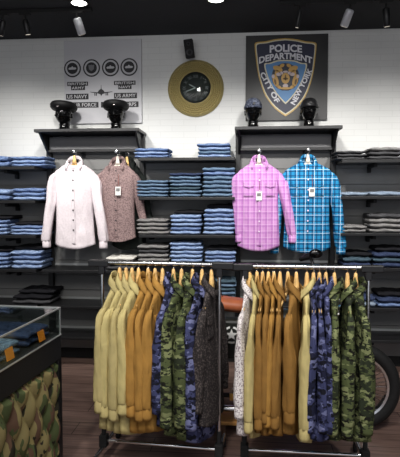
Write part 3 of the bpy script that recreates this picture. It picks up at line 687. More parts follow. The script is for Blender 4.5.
def peaked_cap(hd, label):
    s = hd.scale[2]; e = empty('peaked_cap', label, 'cap', hd.location + Vector((0, 0, 0.196 * s)), hd.rotation_euler.z, 'peaked caps on the glossy heads')
    def ell(r, z, tilt=0.0, ry=1.12):
        return [Vector((r * math.cos(a), r * ry * math.sin(a) + 0.004, z - tilt * math.sin(a))) for a in [2 * math.pi * k / 36 for k in range(36)]]
    MB().rings([ell(0.073, 0.0), ell(0.075, 0.01), ell(0.076, 0.034, 0.004), ell(0.072, 0.035, 0.004)], cap=False).build('band', GLOSSB, e, smooth='auto')
    MB().rings([ell(0.075, 0.032, 0.004), ell(0.090, 0.036, 0.008), ell(0.112, 0.046, 0.010), ell(0.126, 0.064, 0.012), ell(0.127, 0.086, 0.014), ell(0.114, 0.106, 0.012), ell(0.06, 0.118, 0.006), ell(0.01, 0.120, 0.0)], cap=True).build('crown', CLOTHB, e, smooth=True)
    rs = []
    for t in range(6):
        tt = t / 5; row = []
        for k in range(17):
            a = R(-160 + 140 * k / 16); ed = math.sin(math.pi * k / 16)
            row.append(Vector((0.076 * math.cos(a) * (1 + 0.10 * tt * ed), 0.085 * math.sin(a) + 0.004 - 0.055 * tt * ed, 0.006 - 0.036 * tt * ed)))
        rs.append(row)
    o = MB().rings(rs, cap=False, closed=False).build('visor', GLOSSB, e, smooth=True); so = o.modifiers.new('s', 'SOLIDIFY'); so.thickness = 0.003
    MB().lathe([(0.001, 0.006), (0.012, 0.005), (0.016, 0.0), (0.016, -0.004), (0.001, -0.004)], Matrix.Translation((0, -0.122, 0.070)) @ Matrix.Rotation(R(75), 4, 'X'), 10).build('badge', mat('silver_badge', (230, 230, 225), 0.25, 1.0), e, smooth='auto')
h1 = head(64, 130, -8, 0.95, 'glossy black head standing above the white shirt', 0.82); h2 = head(116, 130, 5, 0.95, 'glossy black head standing above the brown shirt', 0.82)
h3 = head(253, 124, 4, 0.90, 'glossy black head beside the shield sign above the pink shirt'); h4 = head(309, 124, 0, 0.90, 'glossy black head beneath the shield sign above the plaid shirt')
peaked_cap(h1, 'black peaked cap with silver badge, above the white shirt'); peaked_cap(h2, 'black peaked cap with silver badge, above the brown shirt')
def snug_cap(hd, label, m, ztop):
    s = hd.scale[2] / 0.97; s0 = hd.scale[0]; e = empty('knit_cap', label, 'cap', hd.location, hd.rotation_euler.z, 'close fitting caps on the glossy heads')
    rs = []
    for j in range(12):
        t = j / 11; z = 0.226 + (ztop - 0.226) * math.sin(t * math.pi / 2); r = math.cos(t * math.pi / 2) ** 0.8 + 0.02
        rs.append([Vector((0.084 * s0 * r * math.cos(a) * (1 + 0.03 * math.sin(7 * a + t * 5)), 0.103 * s0 * r * math.sin(a) * (1 + 0.03 * math.sin(5 * a)), z * s)) for a in [2 * math.pi * k / 30 for k in range(30)]])
    MB().rings(rs).build('crown', m, e, smooth=True)
    MB().rings([[Vector((q * 0.084 * s0 * math.cos(a), q * 0.103 * s0 * math.sin(a), z * s)) for a in [2 * math.pi * k / 30 for k in range(30)]] for q, z in ((0.98, 0.218), (1.06, 0.220), (1.07, 0.242), (1.0, 0.244))], cap=False).build('band', m, e, smooth=True)
    MB().lathe([(0.001, 0.008), (0.010, 0.006), (0.014, 0.0), (0.001, -0.002)], Matrix.Translation((0, -0.106 * s0, 0.262 * s)) @ Matrix.Rotation(R(60), 4, 'X'), 10).build('badge', STEEL, e, smooth='auto')
snug_cap(h3, 'blue grey patterned close-fitting cap on head above the pink shirt', camo('grey_blue_cap_cloth', [(70, 76, 94), (46, 50, 62), (104, 110, 126)], 30), 0.345)
snug_cap(h4, 'black close-fitting cap on head above the plaid shirt', mat('black_satin', (26, 26, 28), 0.35), 0.335)

# ------------------------------------------------------------------ wall signs
# grey poster
PY = -0.02
c0 = P(64, 41, PY); c1 = P(142, 123, PY); pc = (c0 + c1) / 2; pw = c1.x - c0.x; phh = c0.z - c1.z
e = empty('poster_board', 'grey board with four round emblems, a jet and armed forces names', 'sign', (pc.x, 0, pc.z))
MB().box((0, -0.015, 0), (pw, 0.028, phh)).build('board', mat('grey_poster_board', (196, 196, 200), 0.5), e, bevel=0.003)
def LP(px, py, origin, Y=PY - 0.011): q = P(px, py, Y - 0.0); return q.x - origin.x, q.z - origin.z
INK = mat('dark_ink', (34, 34, 38), 0.6); PALE = mat('pale_ink', (190, 190, 194), 0.6)
rotx = Matrix.Rotation(R(90), 4, 'X')
def disc(mb, x, z, r, y, d=0.002, r0=0.0005): mb.lathe([(r0, 0), (r, 0), (r, d), (r0, d)], Matrix.Translation((x, y, z)) @ rotx, 36)
for k, (px, py) in enumerate(((72.5, 68.5), (91.5, 68), (110.5, 67.5), (129, 67))):
    x, z = LP(px, py, pc); mb = MB(); disc(mb, x, z, 0.088, -0.029); em = mb.build('emblem', INK, e, smooth='auto')
    mb = MB(); disc(mb, x, z, 0.074, -0.0312); mb.build('emblem_ring', PALE, em, smooth='auto')
    mb = MB(); disc(mb, x, z, 0.056, -0.0334); mb.build('emblem_center', INK, em, smooth='auto')
    mb = MB()
    if k == 1:
        mb.prism([(x - .03, z + .03), (x - .012, z + .026), (x, z + .032), (x + .012, z + .026), (x + .03, z + .03), (x + .026, z - .012), (x, z - .034), (x - .026, z - .012)], 0.002, Matrix.Translation((0, -0.0356, 0)))
    else:
        mb.prism([(x - .042, z - .004), (x - .03, z + .008), (x - .01, z + .010), (x - .004, z + .02), (x + .004, z + .02), (x + .01, z + .010), (x + .034, z + .008), (x + .042, z - .002), (x + .03, z - .012), (x - .034, z - .013)], 0.002, Matrix.Translation((0, -0.0356, 0)))
    mb.build('emblem_crest', PALE if k != 1 else mat('mid_ink', (120, 120, 124), 0.6), em)
for x0, y0, x1, y1, s in ((67.3, 82, 88, 85.7, 'BRITISH'), (71, 86, 85, 90, 'ARMY'), (114, 81, 135.5, 84.7, 'BRITISH'), (118, 85, 131.5, 89, 'NAVY'), (66, 94, 88.5, 99.3, 'US NAVY'),
                          (114, 93, 137, 98.2, 'US ARMY'), (64.5, 102.5, 98.5, 107.5, 'US AIR FORCE'), (101, 102, 138.5, 107, 'MARINE CORPS')):
    a = LP(x0, y0, pc); b = LP(x1, y1, pc); cx, cz = (a[0] + b[0]) / 2, (a[1] + b[1]) / 2
    bar = MB().box((cx, -0.0305, cz), (b[0] - a[0], 0.003, a[1] - b[1])).build('name_plate', INK, e)
    mb = MB(); n = len(s); text_mesh(mb, s, 1.0, Matrix.Identity(4)); xs = [v.co.x for v in mb.bm.verts]; zs = [v.co.y for v in mb.bm.verts]
    sx = (b[0] - a[0]) * 0.88 / (max(xs) - min(xs)); sz = (a[1] - b[1]) * 0.62 / (max(zs) - min(zs)); my = (max(zs) + min(zs)) / 2; mx_ = (max(xs) + min(xs)) / 2
    for v in mb.bm.verts: v.co = Vector((cx + (v.co.x - mx_) * sx, -0.0325 - v.co.z, cz + (v.co.y - my) * sz))
    mb.build('lettering', mat('white_ink', (215, 215, 218), 0.6), bar)
jx, jz = LP(101.2, 92, pc); mb = MB(); M0 = Matrix.Translation((0, -0.0295, 0))
J = [(0, .075), (.004, .03), (.012, .026), (.028, .012), (.034, -.002), (.115, .004), (.116, .0), (.035, -.014), (.01, -.022), (0, -.042), (-.01, -.022), (-.035, -.014), (-.116, .0), (-.115, .004), (-.034, -.002), (-.028, .012), (-.012, .026), (-.004, .03)]
mb.prism([(jx + x, jz + z) for x, z in J], 0.003, M0)
for s in (-1, 1):
    for xx in (.05, .066): mb.box((jx + s * xx, -0.031, jz - 0.022), (0.009, 0.003, 0.028))
mb.build('jet_silhouette', INK, e)
# police shield sign
c0 = P(246, 36, PY); c1 = P(327, 120, PY); sc_ = (c0 + c1) / 2; sw = c1.x - c0.x; sh = c0.z - c1.z
e = empty('shield_sign', 'black square board with dark blue and gold police department shield', 'sign', (sc_.x, 0, sc_.z))
MB().box((0, -0.015, 0), (sw, 0.028, sh)).build('board', mat('black_sign_board', (30, 30, 31), 0.45), e, bevel=0.003)
def cr(cx, cy): return LP(245 + cx / 4.706, 35 + cy / 4.706, sc_)
half = [(190, 15), (140, 20), (95, 30), (50, 36), (46, 60), (50, 100), (58, 165), (72, 225), (98, 290), (140, 345), (190, 383)]
outl = [tuple(p) for p in catmull([(float(a), float(b)) for a, b in half], 3)]
outl = outl + [(382 - x, y) for x, y in reversed(outl[1:-1])]
cc = (190, 180)
def sc_out(f): return [cr(cc[0] + (x - cc[0]) * f, cc[1] + (y - cc[1]) * f) for x, y in outl]
GOLD = mat('gold_border', (196, 160, 78), 0.45); NAVY = mat('navy_field', (30, 34, 62), 0.5); SKY_ = mat('light_blue_field', (86, 138, 190), 0.5); PEARL = mat('pearl_edge', (216, 210, 184), 0.5)
MB().prism(sc_out(1.0), 0.003, Matrix.Translation((0, -0.029, 0))).build('gold_border', GOLD, e)
MB().prism(sc_out(0.965), 0.003, Matrix.Translation((0, -0.0305, 0))).build('pearl_border', PEARL, e)
MB().prism(sc_out(0.935), 0.003, Matrix.Translation((0, -0.032, 0))).build('navy_field', NAVY, e)
inn = [(190, 118), (150, 120), (115, 132), (90, 137), (100, 185), (118, 230), (150, 282), (190, 326)]
inn = [tuple(p) for p in catmull([(float(a), float(b)) for a, b in inn], 3)]; inn = inn + [(382 - x, y) for x, y in reversed(inn[1:-1])]
def in_out(f): return [cr(190 + (x - 190) * f, 205 + (y - 205) * f) for x, y in inn]
MB().prism(in_out(1.0), 0.003, Matrix.Translation((0, -0.0335, 0))).build('inner_edge', PEARL, e)
MB().prism(in_out(0.93), 0.003, Matrix.Translation((0, -0.035, 0))).build('blue_field', SKY_, e)
# crest: two supporters, central shield, eagle, laurel
cg = MB(); cd = MB(); cw = MB(); cb_ = MB()
def blob(mb, cx, cy, rx, ry, y, rot=0, n=14):
    pts = []
    for k in range(n):
        a = 2 * math.pi * k / n; px_ = rx * math.cos(a); py_ = ry * math.sin(a); pts.append(cr(cx + px_ * math.cos(rot) - py_ * math.sin(rot), cy + px_ * math.sin(rot) + py_ * math.cos(rot)))
    mb.prism(pts, 0.002, Matrix.Translation((0, y, 0)))
blob(cd, 190, 198, 66, 66, -0.0380)
for s in (-1, 1):
    X = lambda d: 190 + s * d
    blob(cg, X(36), 160, 24, 13, -0.0395, s * -0.4); blob(cg, X(46), 215, 13, 30, -0.0395, s * 0.25); blob(cg, X(40), 180, 10, 14, -0.0395); blob(cg, X(16), 145, 12, 8, -0.0395, s * 0.5)
    blob(cw, X(32), 186, 12, 8, -0.0405); blob(cw, X(58), 196, 7, 9, -0.0405); blob(cw, X(18), 180, 8, 7, -0.0405)
    blob(cb_, X(48), 222, 5, 14, -0.0412, s * 0.2); blob(cg, X(30), 246, 12, 7, -0.0395, s * -0.6)
blob(cg, 190, 205, 20, 26, -0.0395); blob(cb_, 190, 207, 13, 5, -0.0412); blob(cb_, 190, 202, 4, 14, -0.0412); blob(cd, 190, 150, 6, 18, -0.0402)
blob(cw, 190, 240, 13, 9, -0.0405); blob(cg, 190, 252, 24, 6, -0.0418); blob(cw, 190, 174, 12, 5, -0.0405)
crest = cd.build('crest', mat('crest_dark', (44, 48, 60), 0.5), e)
cg.build('crest_figures', mat('crest_gold', (204, 160, 84), 0.5), crest); cw.build('crest_wreath_print', mat('crest_pale', (206, 190, 190), 0.5), crest); cb_.build('crest_detail_print', mat('crest_brown', (110, 82, 40), 0.5), crest)
WHT = mat('white_lettering', (222, 222, 228), 0.5)
def fit_text(name, s, cx, cy, w, h, rot=0, shear=None):
    """each letter placed along a line or shallow arc, crop units of the shield"""
    mb = MB(); n = len(s); text_mesh(mb, s, 1.0, Matrix.Identity(4), offset=0.035)
    xs = [v.co.x for v in mb.bm.verts]; ys = [v.co.y for v in mb.bm.verts]; W = max(xs) - min(xs); Hh = max(ys) - min(ys); mx_ = (max(xs) + min(xs)) / 2; my = (max(ys) + min(ys)) / 2
    for v in mb.bm.verts:
        a = (v.co.x - mx_) / W; b = (v.co.y - my) / Hh; px_ = a * w; py_ = -b * h
        if shear: py_ = -(b + 0.5) * h * (1 + shear[1] * (2 * a)) + shear[0] * (2 * a) ** 2 + h / 2
        X = cx + px_ * math.cos(rot) - py_ * math.sin(rot); Y = cy + px_ * math.sin(rot) + py_ * math.cos(rot); q = cr(X, Y)
        v.co = Vector((q[0], -0.0358 - v.co.z, q[1]))
    mb.build(name, WHT, e)
fit_text('lettering', 'POLICE', 192, 62, 152, 36, 0.0, (5, 0.0))
fit_text('lettering', 'DEPARTMENT', 191, 99, 250, 31, 0.0, (22, 0.0))
fit_text('lettering', 'CITY OF', 117, 247, 158, 25, R(62))
fit_text('lettering', 'NEW YORK', 266, 243, 186, 25, R(-63))
# clock
q = P(195.5, 88, -0.03); e = empty('wall_clock', 'round black-faced clock with wide gold sunray frame on white wall', 'clock', (q.x, 0, q.z))
k_ = 1 / 100.5
mb = MB(); rs = []
prof = [(15.5, 0.052), (16.3, 0.050)] + [(17 + i * 1.0, 0.040 - 0.0022 * i + (0.007 if i % 2 else 0)) for i in range(11)] + [(28.2, 0.012), (28.2, 0.001), (15.5, 0.001)]
seg = 144
for r, h in prof:
    rs.append([Vector((r * k_ * math.cos(a), -h - (0.006 if (i % 2 and 16.5 < r < 28) else 0), r * k_ * math.sin(a))) for i, a in enumerate([2 * math.pi * i / seg for i in range(seg)])])
rs.append(rs[0]); mb.rings(rs, cap=False).build('frame', mat('antique_gold', (164, 150, 100), 0.5, 0.3), e, smooth='auto')
mb = MB(); disc(mb, 0, 0, 15.7 * k_, -0.002, 0.03); mb.build('dial', mat('black_dial', (16, 16, 20), 0.6), e, smooth='auto')
mb = MB()
for i in range(12):
    a = R(90 - 30 * i); s = ['XII', 'I', 'II', 'III', 'IV', 'V', 'VI', 'VII', 'VIII', 'IX', 'X', 'XI'][i]
    text_mesh(mb, s, 0.042, Matrix.Translation((0.112 * math.cos(a), -0.033, 0.112 * math.sin(a))) @ FRONT @ Matrix.Rotation(a - R(90), 4, 'Z'))
mb.build('numeral', mat('dull_silver', (120, 116, 124), 0.4, 0.3), e)
for nm, an, ln in (('hour_hand', 150, 0.07), ('minute_hand', 200, 0.10)):
    a = R(an); MB().box((ln / 2 * math.cos(a), -0.038, ln / 2 * math.sin(a)), (ln, 0.002, 0.007), Matrix.Rotation(-a, 3, 'Y')).build(nm, mat('pale_hand', (170, 170, 176), 0.4), e)
MB().torus(Matrix.Translation((0, -0.045, 0)) @ rotx, 15.6 * k_, 0.006, 60, 8).build('bezel', mat('dark_bronze', (46, 38, 30), 0.3, 0.5), e, smooth=True)
mb = MB(); rs = [[Vector((15.2 * k_ * math.sin(t) * math.cos(a), -0.042 - 0.012 * math.cos(t), 15.2 * k_ * math.sin(t) * math.sin(a))) for a in [2 * math.pi * i / 40 for i in range(40)]] for t in (0.02, 0.3, 0.7, 1.1, 1.57)]
mb.rings(rs).build('glass', GLASS, e, smooth=True)
# speaker
q = P(189.5, 49.5, -0.10); e = empty('wall_speaker', 'small black loudspeaker tilted on the wall above the clock', 'speaker', (q.x, 0, q.z))
rt = Matrix.Rotation(R(-7), 3, 'Y') @ Matrix.Rotation(R(12), 3, 'X')
MB().box((0, -0.12, 0), (0.088, 0.09, 0.175), rt).build('cabinet', BLACK_M, e, bevel=0.008)
for dz, r in ((-0.035, 0.032), (0.045, 0.018)):
    M = Matrix.Translation((0, -0.12, 0)) @ rt.to_4x4() @ Matrix.Translation((0, -0.046, dz)) @ rotx
    MB().lathe([(0.001, -0.004), (r * 0.3, -0.003), (r * 0.8, 0.001), (r, 0.004), (r, -0.002)], M, 24).build('driver', mat('speaker_cone', (44, 44, 46), 0.5), e, smooth='auto')
MB().tube([(0, -0.0, 0.0), (0, -0.07, 0)], 0.012, 10).box((0, -0.004, 0), (0.05, 0.008, 0.08)).build('bracket', BLACK_M, e)

# ------------------------------------------------------------------ ceiling lights
def track_spot(px_top, py_top, px_bot, py_bot, Y, label, m, rad, lit=False):
    top = P(px_top, py_top, Y); bot = P(px_bot, py_bot, Y + (0.05 if lit else 0.03)); top.z = min(top.z, H - 0.09)
    e = empty('track_spotlight', label, 'spotlight', (top.x, Y, H), group='spotlights below the black ceiling')
    o = e.location; a = top - o; b = bot - o; d = (b - a).normalized()
    MB().box((0, 0, -0.03), (0.10, 0.035, 0.025)).build('track_adapter', BLACK_M, e, bevel=0.003)
    MB().tube([(0, 0, -0.04), (a.x, a.y, a.z + 0.02)], 0.009, 10).build('stem', BLACK_M, e)
    MB().tube([a + d * -0.01, a, b, b + d * 0.004], [rad * 0.7, rad, rad, rad * 0.92], 20).build('lamp_housing', m, e, smooth='auto')
    c = b + d * 0.006
    MB().tube([b + d * 0.0045, c], rad * 0.8, 20).build('lens', mat('warm_lens', (255, 244, 225), 0.4, emit=0.35), e, smooth='auto')
SILV = mat('satin_white_housing', (205, 207, 212), 0.35, 0.3)
TY = G(60, 9, H).y
track_spot(3, 19, 1, 35, TY, 'black spotlight at the outer end of the ceiling track', BLACK, 0.024)
track_spot(25, 15, 28, 34, TY, 'black spotlight in the middle of the ceiling track', BLACK, 0.026)
track_spot(77, 16, 82, 34, TY, 'pale cylindrical spotlight below the round downlight at track end', SILV, 0.036, True)
track_spot(300, 8, 297, 27, TY, 'thin black spotlight above the shield sign', BLACK, 0.016)
track_spot(350, 5, 344, 26, TY, 'pale cylindrical spotlight over the dark grey jeans bay', SILV, 0.034, True)
track_spot(386, 2, 387, 26, TY, 'black spotlight beyond the pale one over the dark jeans', BLACK, 0.028)
t0 = P(-40, 12, TY); t1 = P(92, 8, TY)
MB_ = MB().box(((t0.x + t1.x) / 2, TY, H - 0.014), (t1.x - t0.x, 0.04, 0.028)); tag(MB_.build('lighting_track', BLACK_M, None, bevel=0.002), 'black lighting track on ceiling ending beside round downlight', 'light track', 'ceiling light tracks')
t0 = P(280, 8, TY); t1 = P(430, 8, TY)
MB_ = MB().box(((t0.x + t1.x) / 2, TY, H - 0.014), (t1.x - t0.x, 0.04, 0.028)); tag(MB_.build('lighting_track', BLACK_M, None, bevel=0.002), 'black lighting track on ceiling above the shield sign and dark jeans', 'light track', 'ceiling light tracks')
for px, py, lb in ((79, 1.5, 'round lit downlight above the grey emblem board'), (216, -2, 'round lit downlight above the clock')):
    q = G(px, py, H); e = empty('ceiling_downlight', lb, 'ceiling light', (q.x, q.y, H), group='round downlights in the ceiling')
    MB().lathe([(0.062, -0.001), (0.082, -0.001), (0.084, -0.010), (0.064, -0.016), (0.062, -0.001)], None, 32, cap=False).build('trim_ring', BLACK_M, e, smooth='auto')
    MB().lathe([(0.0005, -0.004), (0.063, -0.004), (0.063, -0.012), (0.0005, -0.013)], None, 32).build('diffuser', mat('downlight_diffuser', (255, 252, 244), 0.5, emit=9), e, smooth='auto')

# ------------------------------------------------------------------ glass display case
DC = 3.05
dirv = ray(280, 200); dirv.z = 0; dirv.normalize()               # towards the wall along the case side
side = Vector((-dirv.y, dirv.x, 0))                               # towards the left
v = ray(60.5, 300); corner = CAM + v * (DC / v.dot(FW)); corner.z = 0
zt = zat(corner, 308.5); zg = zat(corner, 334); zb = zat(corner, 358)
ang = math.atan2(dirv.y, dirv.x) - R(90)
e = empty('display_case', 'black display case with glass top and quilted camouflage side', 'display case', corner, ang)
# local: +Y to the wall, -X to the left; corner at origin
LC, WC = 2.0, 1.15
MB().box((-WC / 2, -LC / 2, (zb + zg) / 2), (WC, LC, zg - zb)).build('deck', BLACK_M, e, bevel=0.004)
for x, y in ((-0.02, -0.02), (-WC + 0.02, -0.02), (-0.02, -LC + 0.02), (-WC + 0.02, -LC + 0.02)):
    MB().box((x, y, zb / 2), (0.042, 0.042, zb)).build('corner_post', BLACK, e, bevel=0.003)
MB().box((-WC / 2, -LC / 2, zb / 2), (WC - 0.06, LC - 0.06, zb - 0.02)).build('cabinet', BLACK_M, e)
# quilted side facing +X
M_CASE = camo('woodland_camouflage', [(146, 134, 90), (84, 94, 60), (104, 80, 64), (52, 50, 40)], 7, (1, 1.8, 0.6))
mb = MB(); rs = []; ny, nz = 130, 60
for j in range(nz + 1):
    row = []
    for i in range(ny + 1):
        y = -0.045 - (LC - 0.09) * i / ny; z = 0.02 + (zb - 0.03) * j / nz
        a = y / 0.15; b = z / 0.26; hgt = abs(math.sin(math.pi * (a + b)) * math.sin(math.pi * (a - b))) ** 0.45
        row.append(Vector((-0.028 + 0.045 * hgt * min(1, (j + 0.01) / 2, (nz - j + 0.01) / 2), y, z)))
    rs.append(row)
mb.rings(rs, cap=False, closed=False).build('quilted_panel', M_CASE, e, smooth=True)
gt = 0.005
MB().box((-gt, -LC / 2, (zg + zt) / 2), (gt, LC - 0.02, zt - zg)).build('side_glass', GLASS, e)
MB().box((-WC / 2, -gt, (zg + zt) / 2), (WC - 0.02, gt, zt - zg)).build('end_glass', GLASS, e)
MB().box((-WC / 2, -LC / 2, zt + gt / 2), (WC, LC, gt)).build('top_glass', GLASS, e)
for nm, c, s in (('edge_strip', (-0.004, -0.004, (zg + zt) / 2), (0.008, 0.008, zt - zg)), ('edge_strip', (-WC / 2, -0.003, zt + 0.004), (WC, 0.010, 0.010)), ('edge_strip', (-0.003, -LC / 2, zt + 0.004), (0.008, LC, 0.008)), ('edge_strip', (0.002, -LC / 2, zg), (0.008, LC, 0.006))):
    MB().box(c, s).build(nm, ALU, e)
case_M = Matrix.Translation(corner) @ Matrix.Rotation(ang, 4, 'Z')
def case_jeans(x, y, rz, w, d, h, n, kind, label, tagged):
    for i in range(n):
        o = jean_proto(kind, 11 + i).copy(); C.objects.link(o); o.name = 'folded_jeans'; o.scale = (w, d, h)
        q = case_M @ Vector((x, y, zg + 0.002 + i * h)); o.location = q; o.rotation_euler = (0, 0, ang + R(rz))
        tag(o, (f'{label}, {"upper" if i else "lower"} pair') if n > 1 else label, 'jeans', 'folded jeans inside the glass case')
    if tagged:
        q = case_M @ Vector(tagged[:3]); tg = MB().box((0, 0, 0), (0.07, 0.003, 0.06)).build('price_card', ORANGE, None, loc=q); tg.rotation_euler = (R(-12), 0, ang + R(rz)); tag(tg, tagged[3], 'price card', 'orange price cards in the glass case')
cj = [(-0.04, -0.06, 'dark blue', 'dark blue folded jeans at the far corner of the glass case'), (-0.04, -0.40, 'steel blue', 'blue grey folded jeans with pale highlights mid glass case'), (-0.04, -0.74, 'mid blue', 'mid blue folded jeans near the frame edge in glass case'), (-0.04, -1.08, 'mid blue', 'mid blue folded jeans at the near end of glass case')]
tl = ['orange price card beside the dark blue jeans in glass case', 'orange price card on the blue grey jeans in glass case', 'orange price card on mid blue jeans at frame edge', 'orange price card at the near end of glass case']
for i, (x, y, kd, lb) in enumerate(cj):
    case_jeans(-0.05, y - 0.13, 90, 0.25, 0.30, 0.042, 2, kd, lb, (-0.022, y - 0.15, zg + 0.045, tl[i]))
for i, (x, y, kd, lb) in enumerate([(-0.42, -0.10, 'charcoal', 'charcoal folded jeans behind the front row in glass case'), (-0.42, -0.45, 'mid blue', 'mid blue folded jeans in second row of glass case'), (-0.78, -0.10, 'light blue', 'light blue folded jeans at the back corner of glass case')]):
    case_jeans(x, y - 0.13, 90, 0.27, 0.30, 0.045, 2, kd, lb, None)

# ------------------------------------------------------------------ motorcycle behind the racks
YB = -1.46
wc = P(355, 386, YB); wr = wc.z
e = empty('motorcycle', 'dark motorcycle with tan seat and spoked wheel behind clothes racks', 'motorcycle', (wc.x - 0.7, YB, 0))
ox = wc.x - (wc.x - 0.7)   # 0.7
PAINT = mat('dark_olive_paint', (34, 36, 32), 0.35); TAN = mat('tan_leather', (176, 98, 62), 0.5, var=0.1, vscale=12)
def wheel(x):
    M = Matrix.Translation((x, 0, wr)) @ rotx
    w = MB().torus(M, wr - 0.048, 0.048, 56, 12).build('tyre', RUBBER, e, smooth=True)
    mb = MB(); mb.lathe([(wr - 0.085, -0.03), (wr - 0.10, -0.026), (wr - 0.105, 0.0), (wr - 0.10, 0.026), (wr - 0.085, 0.03)], M, 56, cap=False); rm = mb.build('rim', CHROME, w, smooth='auto')
    mb = MB()
    for k in range(36):
        a = 2 * math.pi * k / 36; s = 1 if k % 2 else -1; a2 = a + s * 0.35
        mb.tube([M @ Vector((0.03 * math.cos(a2), 0.03 * math.sin(a2), s * 0.03)), M @ Vector(((wr - 0.10) * math.cos(a), (wr - 0.10) * math.sin(a), 0))], 0.0028, 5)
    mb.build('spokes', CHROME, w)
    MB().lathe([(0.01, -0.05), (0.035, -0.045), (0.022, -0.02), (0.022, 0.02), (0.035, 0.045), (0.01, 0.05)], M, 20).build('hub', STEEL, w, smooth='auto')
    MB().lathe([(0.05, 0.052), (0.11, 0.052), (0.11, 0.056), (0.05, 0.056), (0.05, 0.052)], M, 36, cap=False).build('brake_disc', STEEL, w, smooth='auto')
xf, xr_ = 0.7, -0.72
wheel(xf); wheel(xr_)
hbz = P(313, 260, YB).z
for s in (-1, 1):
    MB().tube([(xf, s * 0.075, wr), (xf - 0.24, s * 0.085, 0.88)], [0.02, 0.024], 12).build('fork', CHROME, e, smooth='auto')
hb = MB().tube(catmull([(xf - 0.36, 0.30, hbz - 0.03), (xf - 0.30, 0.20, hbz), (xf - 0.25, 0.06, 0.94), (xf - 0.25, -0.06, 0.94), (xf - 0.28, -0.10, hbz - 0.14), (xf - 0.30, -0.13, hbz - 0.08)], 5), 0.011, 10).build('handlebar', BLACK, e, smooth=True)
MB().tube([(xf - 0.30, 0.20, hbz), (xf - 0.36, 0.30, hbz - 0.03)], 0.018, 12).build('grip', RUBBER, hb, smooth='auto')
MB().rings([[Vector((xf - 0.27 + r * 1.5 * math.cos(a), 0.14 + y, hbz + 0.03 + r * math.sin(a))) for a in [2 * math.pi * k / 20 for k in range(20)]] for r, y in ((0.005, -0.012), (0.03, -0.010), (0.034, 0.0), (0.028, 0.012), (0.005, 0.016))]).build('mirror', GLOSSB, hb, smooth=True)
MB().tube([(xf - 0.20, 0, 0.80), (xf - 0.13, 0, 0.82), (xf - 0.06, 0, 0.82), (xf - 0.05, 0, 0.82)], [0.03, 0.08, 0.085, 0.07], 20).build('headlamp', CHROME, e, smooth='auto')
# mudguards
for nm, x, a0, a1 in (('front_mudguard', xf, 85, 160), ('rear_mudguard', xr_, 20, 170)):
    rs = []
    for k in range(15):
        a = R(a0 + (a1 - a0) * k / 14); rs.append([Vector((x + (wr + 0.03 + d) * math.cos(a), y, wr + (wr + 0.03 + d) * math.sin(a))) for y, d in ((-0.06, -0.02), (-0.04, 0.008), (0, 0.016), (0.04, 0.008), (0.06, -0.02))])
    o = MB().rings(rs, cap=False, closed=False).build(nm, PAINT, e, smooth=True); so = o.modifiers.new('s', 'SOLIDIFY'); so.thickness = 0.004
# tank (between the racks shows its star), seat and side box
sx = P(233, 330, YB - 0.10).x - e.location.x
rs = []
for k in range(14):
    t = k / 13; x = sx + 0.03 + 0.46 * t; w = 0.105 * math.sin(math.pi * (0.12 + 0.80 * t)) ** 0.6; h = 0.10 * math.sin(math.pi * (0.15 + 0.7 * t)) ** 0.6
    rs.append([Vector((x, w * math.cos(a), 0.78 + h * math.sin(a))) for a in [2 * math.pi * i / 20 for i in range(20)]])
MB().rings(rs).build('fuel_tank', PAINT, e, smooth=True)
zs0 = P(233, 307, YB - 0.12).z
# saddle
rs = []
for k in range(16):
    t = k / 15; x = sx - 0.42 + 0.55 * t; w = 0.13 * (1 - 0.35 * t); h = 0.05; zc_ = zs0 + 0.015 + 0.03 * math.cos(t * math.pi)
    f = math.sin(math.pi * min(1, max(0.06, t * 8 + 0.06)) / 2) * math.sin(math.pi * min(1, (1 - t) * 8 + 0.1) / 2)
    rs.append([Vector((x, w * f * math.copysign(abs(math.cos(a)) ** 0.7, math.cos(a)), zc_ + h * f * math.sin(a))) for a in [2 * math.pi * i / 20 for i in range(20)]])
st = MB().rings(rs).build('seat', TAN, e, smooth=True)
# side box with star in broken ring
bzc = P(233, 340, YB - 0.14).z; box = MB().box((sx - 0.02, -0.075, bzc), (0.34, 0.13, 0.28)).build('side_box', PAINT, e, bevel=0.02)
scx, scz = P(231.5, 335, YB - 0.142).x - e.location.x, P(231.5, 335, YB - 0.142).z
star = [(0.044 * (1 if k % 2 == 0 else 0.42) * math.cos(R(90 + 36 * k)), 0.044 * (1 if k % 2 == 0 else 0.42) * math.sin(R(90 + 36 * k))) for k in range(10)]
PWH = mat('stencil_white', (248, 248, 246), 0.6)
emb = MB().prism([(scx + x, scz + z) for x, z in star], 0.003, Matrix.Translation((0, -0.1405, 0))).build('star_marking', PWH, box)
mb = MB()
for k in range(5):
    a0 = 90 + 72 * k + 10; pts = [(scx + r * math.cos(R(a)), scz + r * math.sin(R(a))) for r, ras in ((0.062, range(a0, a0 + 53, 6)), (0.048, range(a0 + 52, a0 - 1, -6))) for a in ras]
    mb.prism(pts, 0.003, Matrix.Translation((0, -0.1405, 0)))
mb.build('ring_marking', PWH, box)
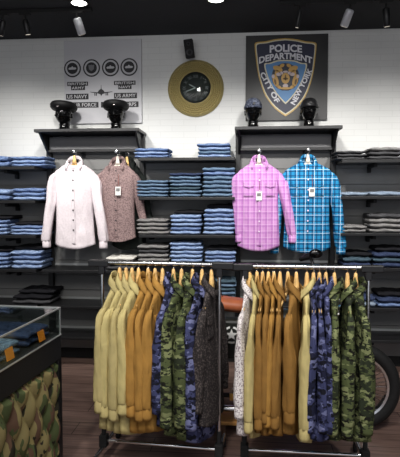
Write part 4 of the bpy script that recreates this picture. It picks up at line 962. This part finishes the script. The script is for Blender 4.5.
# frame tubes, engine, exhaust, stand
MB().tube([(xf - 0.24, 0, 0.86), (xf - 0.34, 0, 0.62), (0.15, 0, 0.22), (-0.3, 0, 0.22), (xr_ + 0.05, 0.07, wr)], 0.018, 10).build('frame', BLACK, e, smooth='auto')
MB().tube([(xf - 0.24, 0, 0.84), (0.0, 0, 0.72), (-0.5, 0, 0.70), (xr_, 0.08, wr)], 0.018, 10).build('frame', BLACK, e, smooth='auto')
mb = MB()
for k in range(9): mb.box((0.02, 0, 0.34 + 0.028 * k), (0.2 - 0.006 * k, 0.18, 0.012))
mb.lathe([(0.075, 0.32), (0.075, 0.60)], Matrix.Translation((0.02, 0, 0)), 20)
en = mb.build('engine_fins', STEEL, e)
MB().tube([(-0.02, -0.09, 0.30), (-0.02, 0.09, 0.30)], [0.11, 0.11], 28).build('crankcase', STEEL, en, smooth='auto')
MB().tube(catmull([(0.10, -0.09, 0.50), (0.18, -0.13, 0.38), (0.10, -0.14, 0.20), (-0.2, -0.14, 0.18), (-0.75, -0.14, 0.2)], 5), 0.024, 14).build('exhaust', CHROME, e, smooth=True)
# rear spring, little brass padlock
kx = P(232.5, 395, YB - 0.16)
pl = empty('padlock', 'small brass padlock hanging below the star box of the motorcycle', 'padlock', (kx.x, YB - 0.165, kx.z))
MB().box((0, 0, -0.012), (0.04, 0.018, 0.05)).build('body', mat('brass', (206, 160, 80), 0.35, 0.7), pl, bevel=0.004)
MB().tube(catmull([(-0.012, 0, 0.01), (-0.012, 0, 0.035), (0, 0, 0.048), (0.012, 0, 0.035), (0.012, 0, 0.01)], 4), 0.003, 8).build('shackle', CHROME, pl, smooth=True)
# wooden platform
a = G(214, 421, 0.10); b = G(260, 421, 0.10)
pf = empty('wooden_platform', 'low pale wooden board platform on floor between the clothes racks', 'platform', ((a.x + b.x) / 2, a.y + 0.12, 0))
MB().box((0.03, 0, 0.085), (b.x - a.x + 0.06, 0.24, 0.028)).build('board', mat('honey_wood', (206, 152, 84), 0.5, var=0.12, vscale=6, stretch=(1, 8, 8)), pf, bevel=0.004)
for s in (-1, 1): MB().box((0.03 + s * 0.13, 0, 0.036), (0.04, 0.2, 0.072)).build('runner', mat('dark_wood', (90, 62, 40), 0.6), pf)
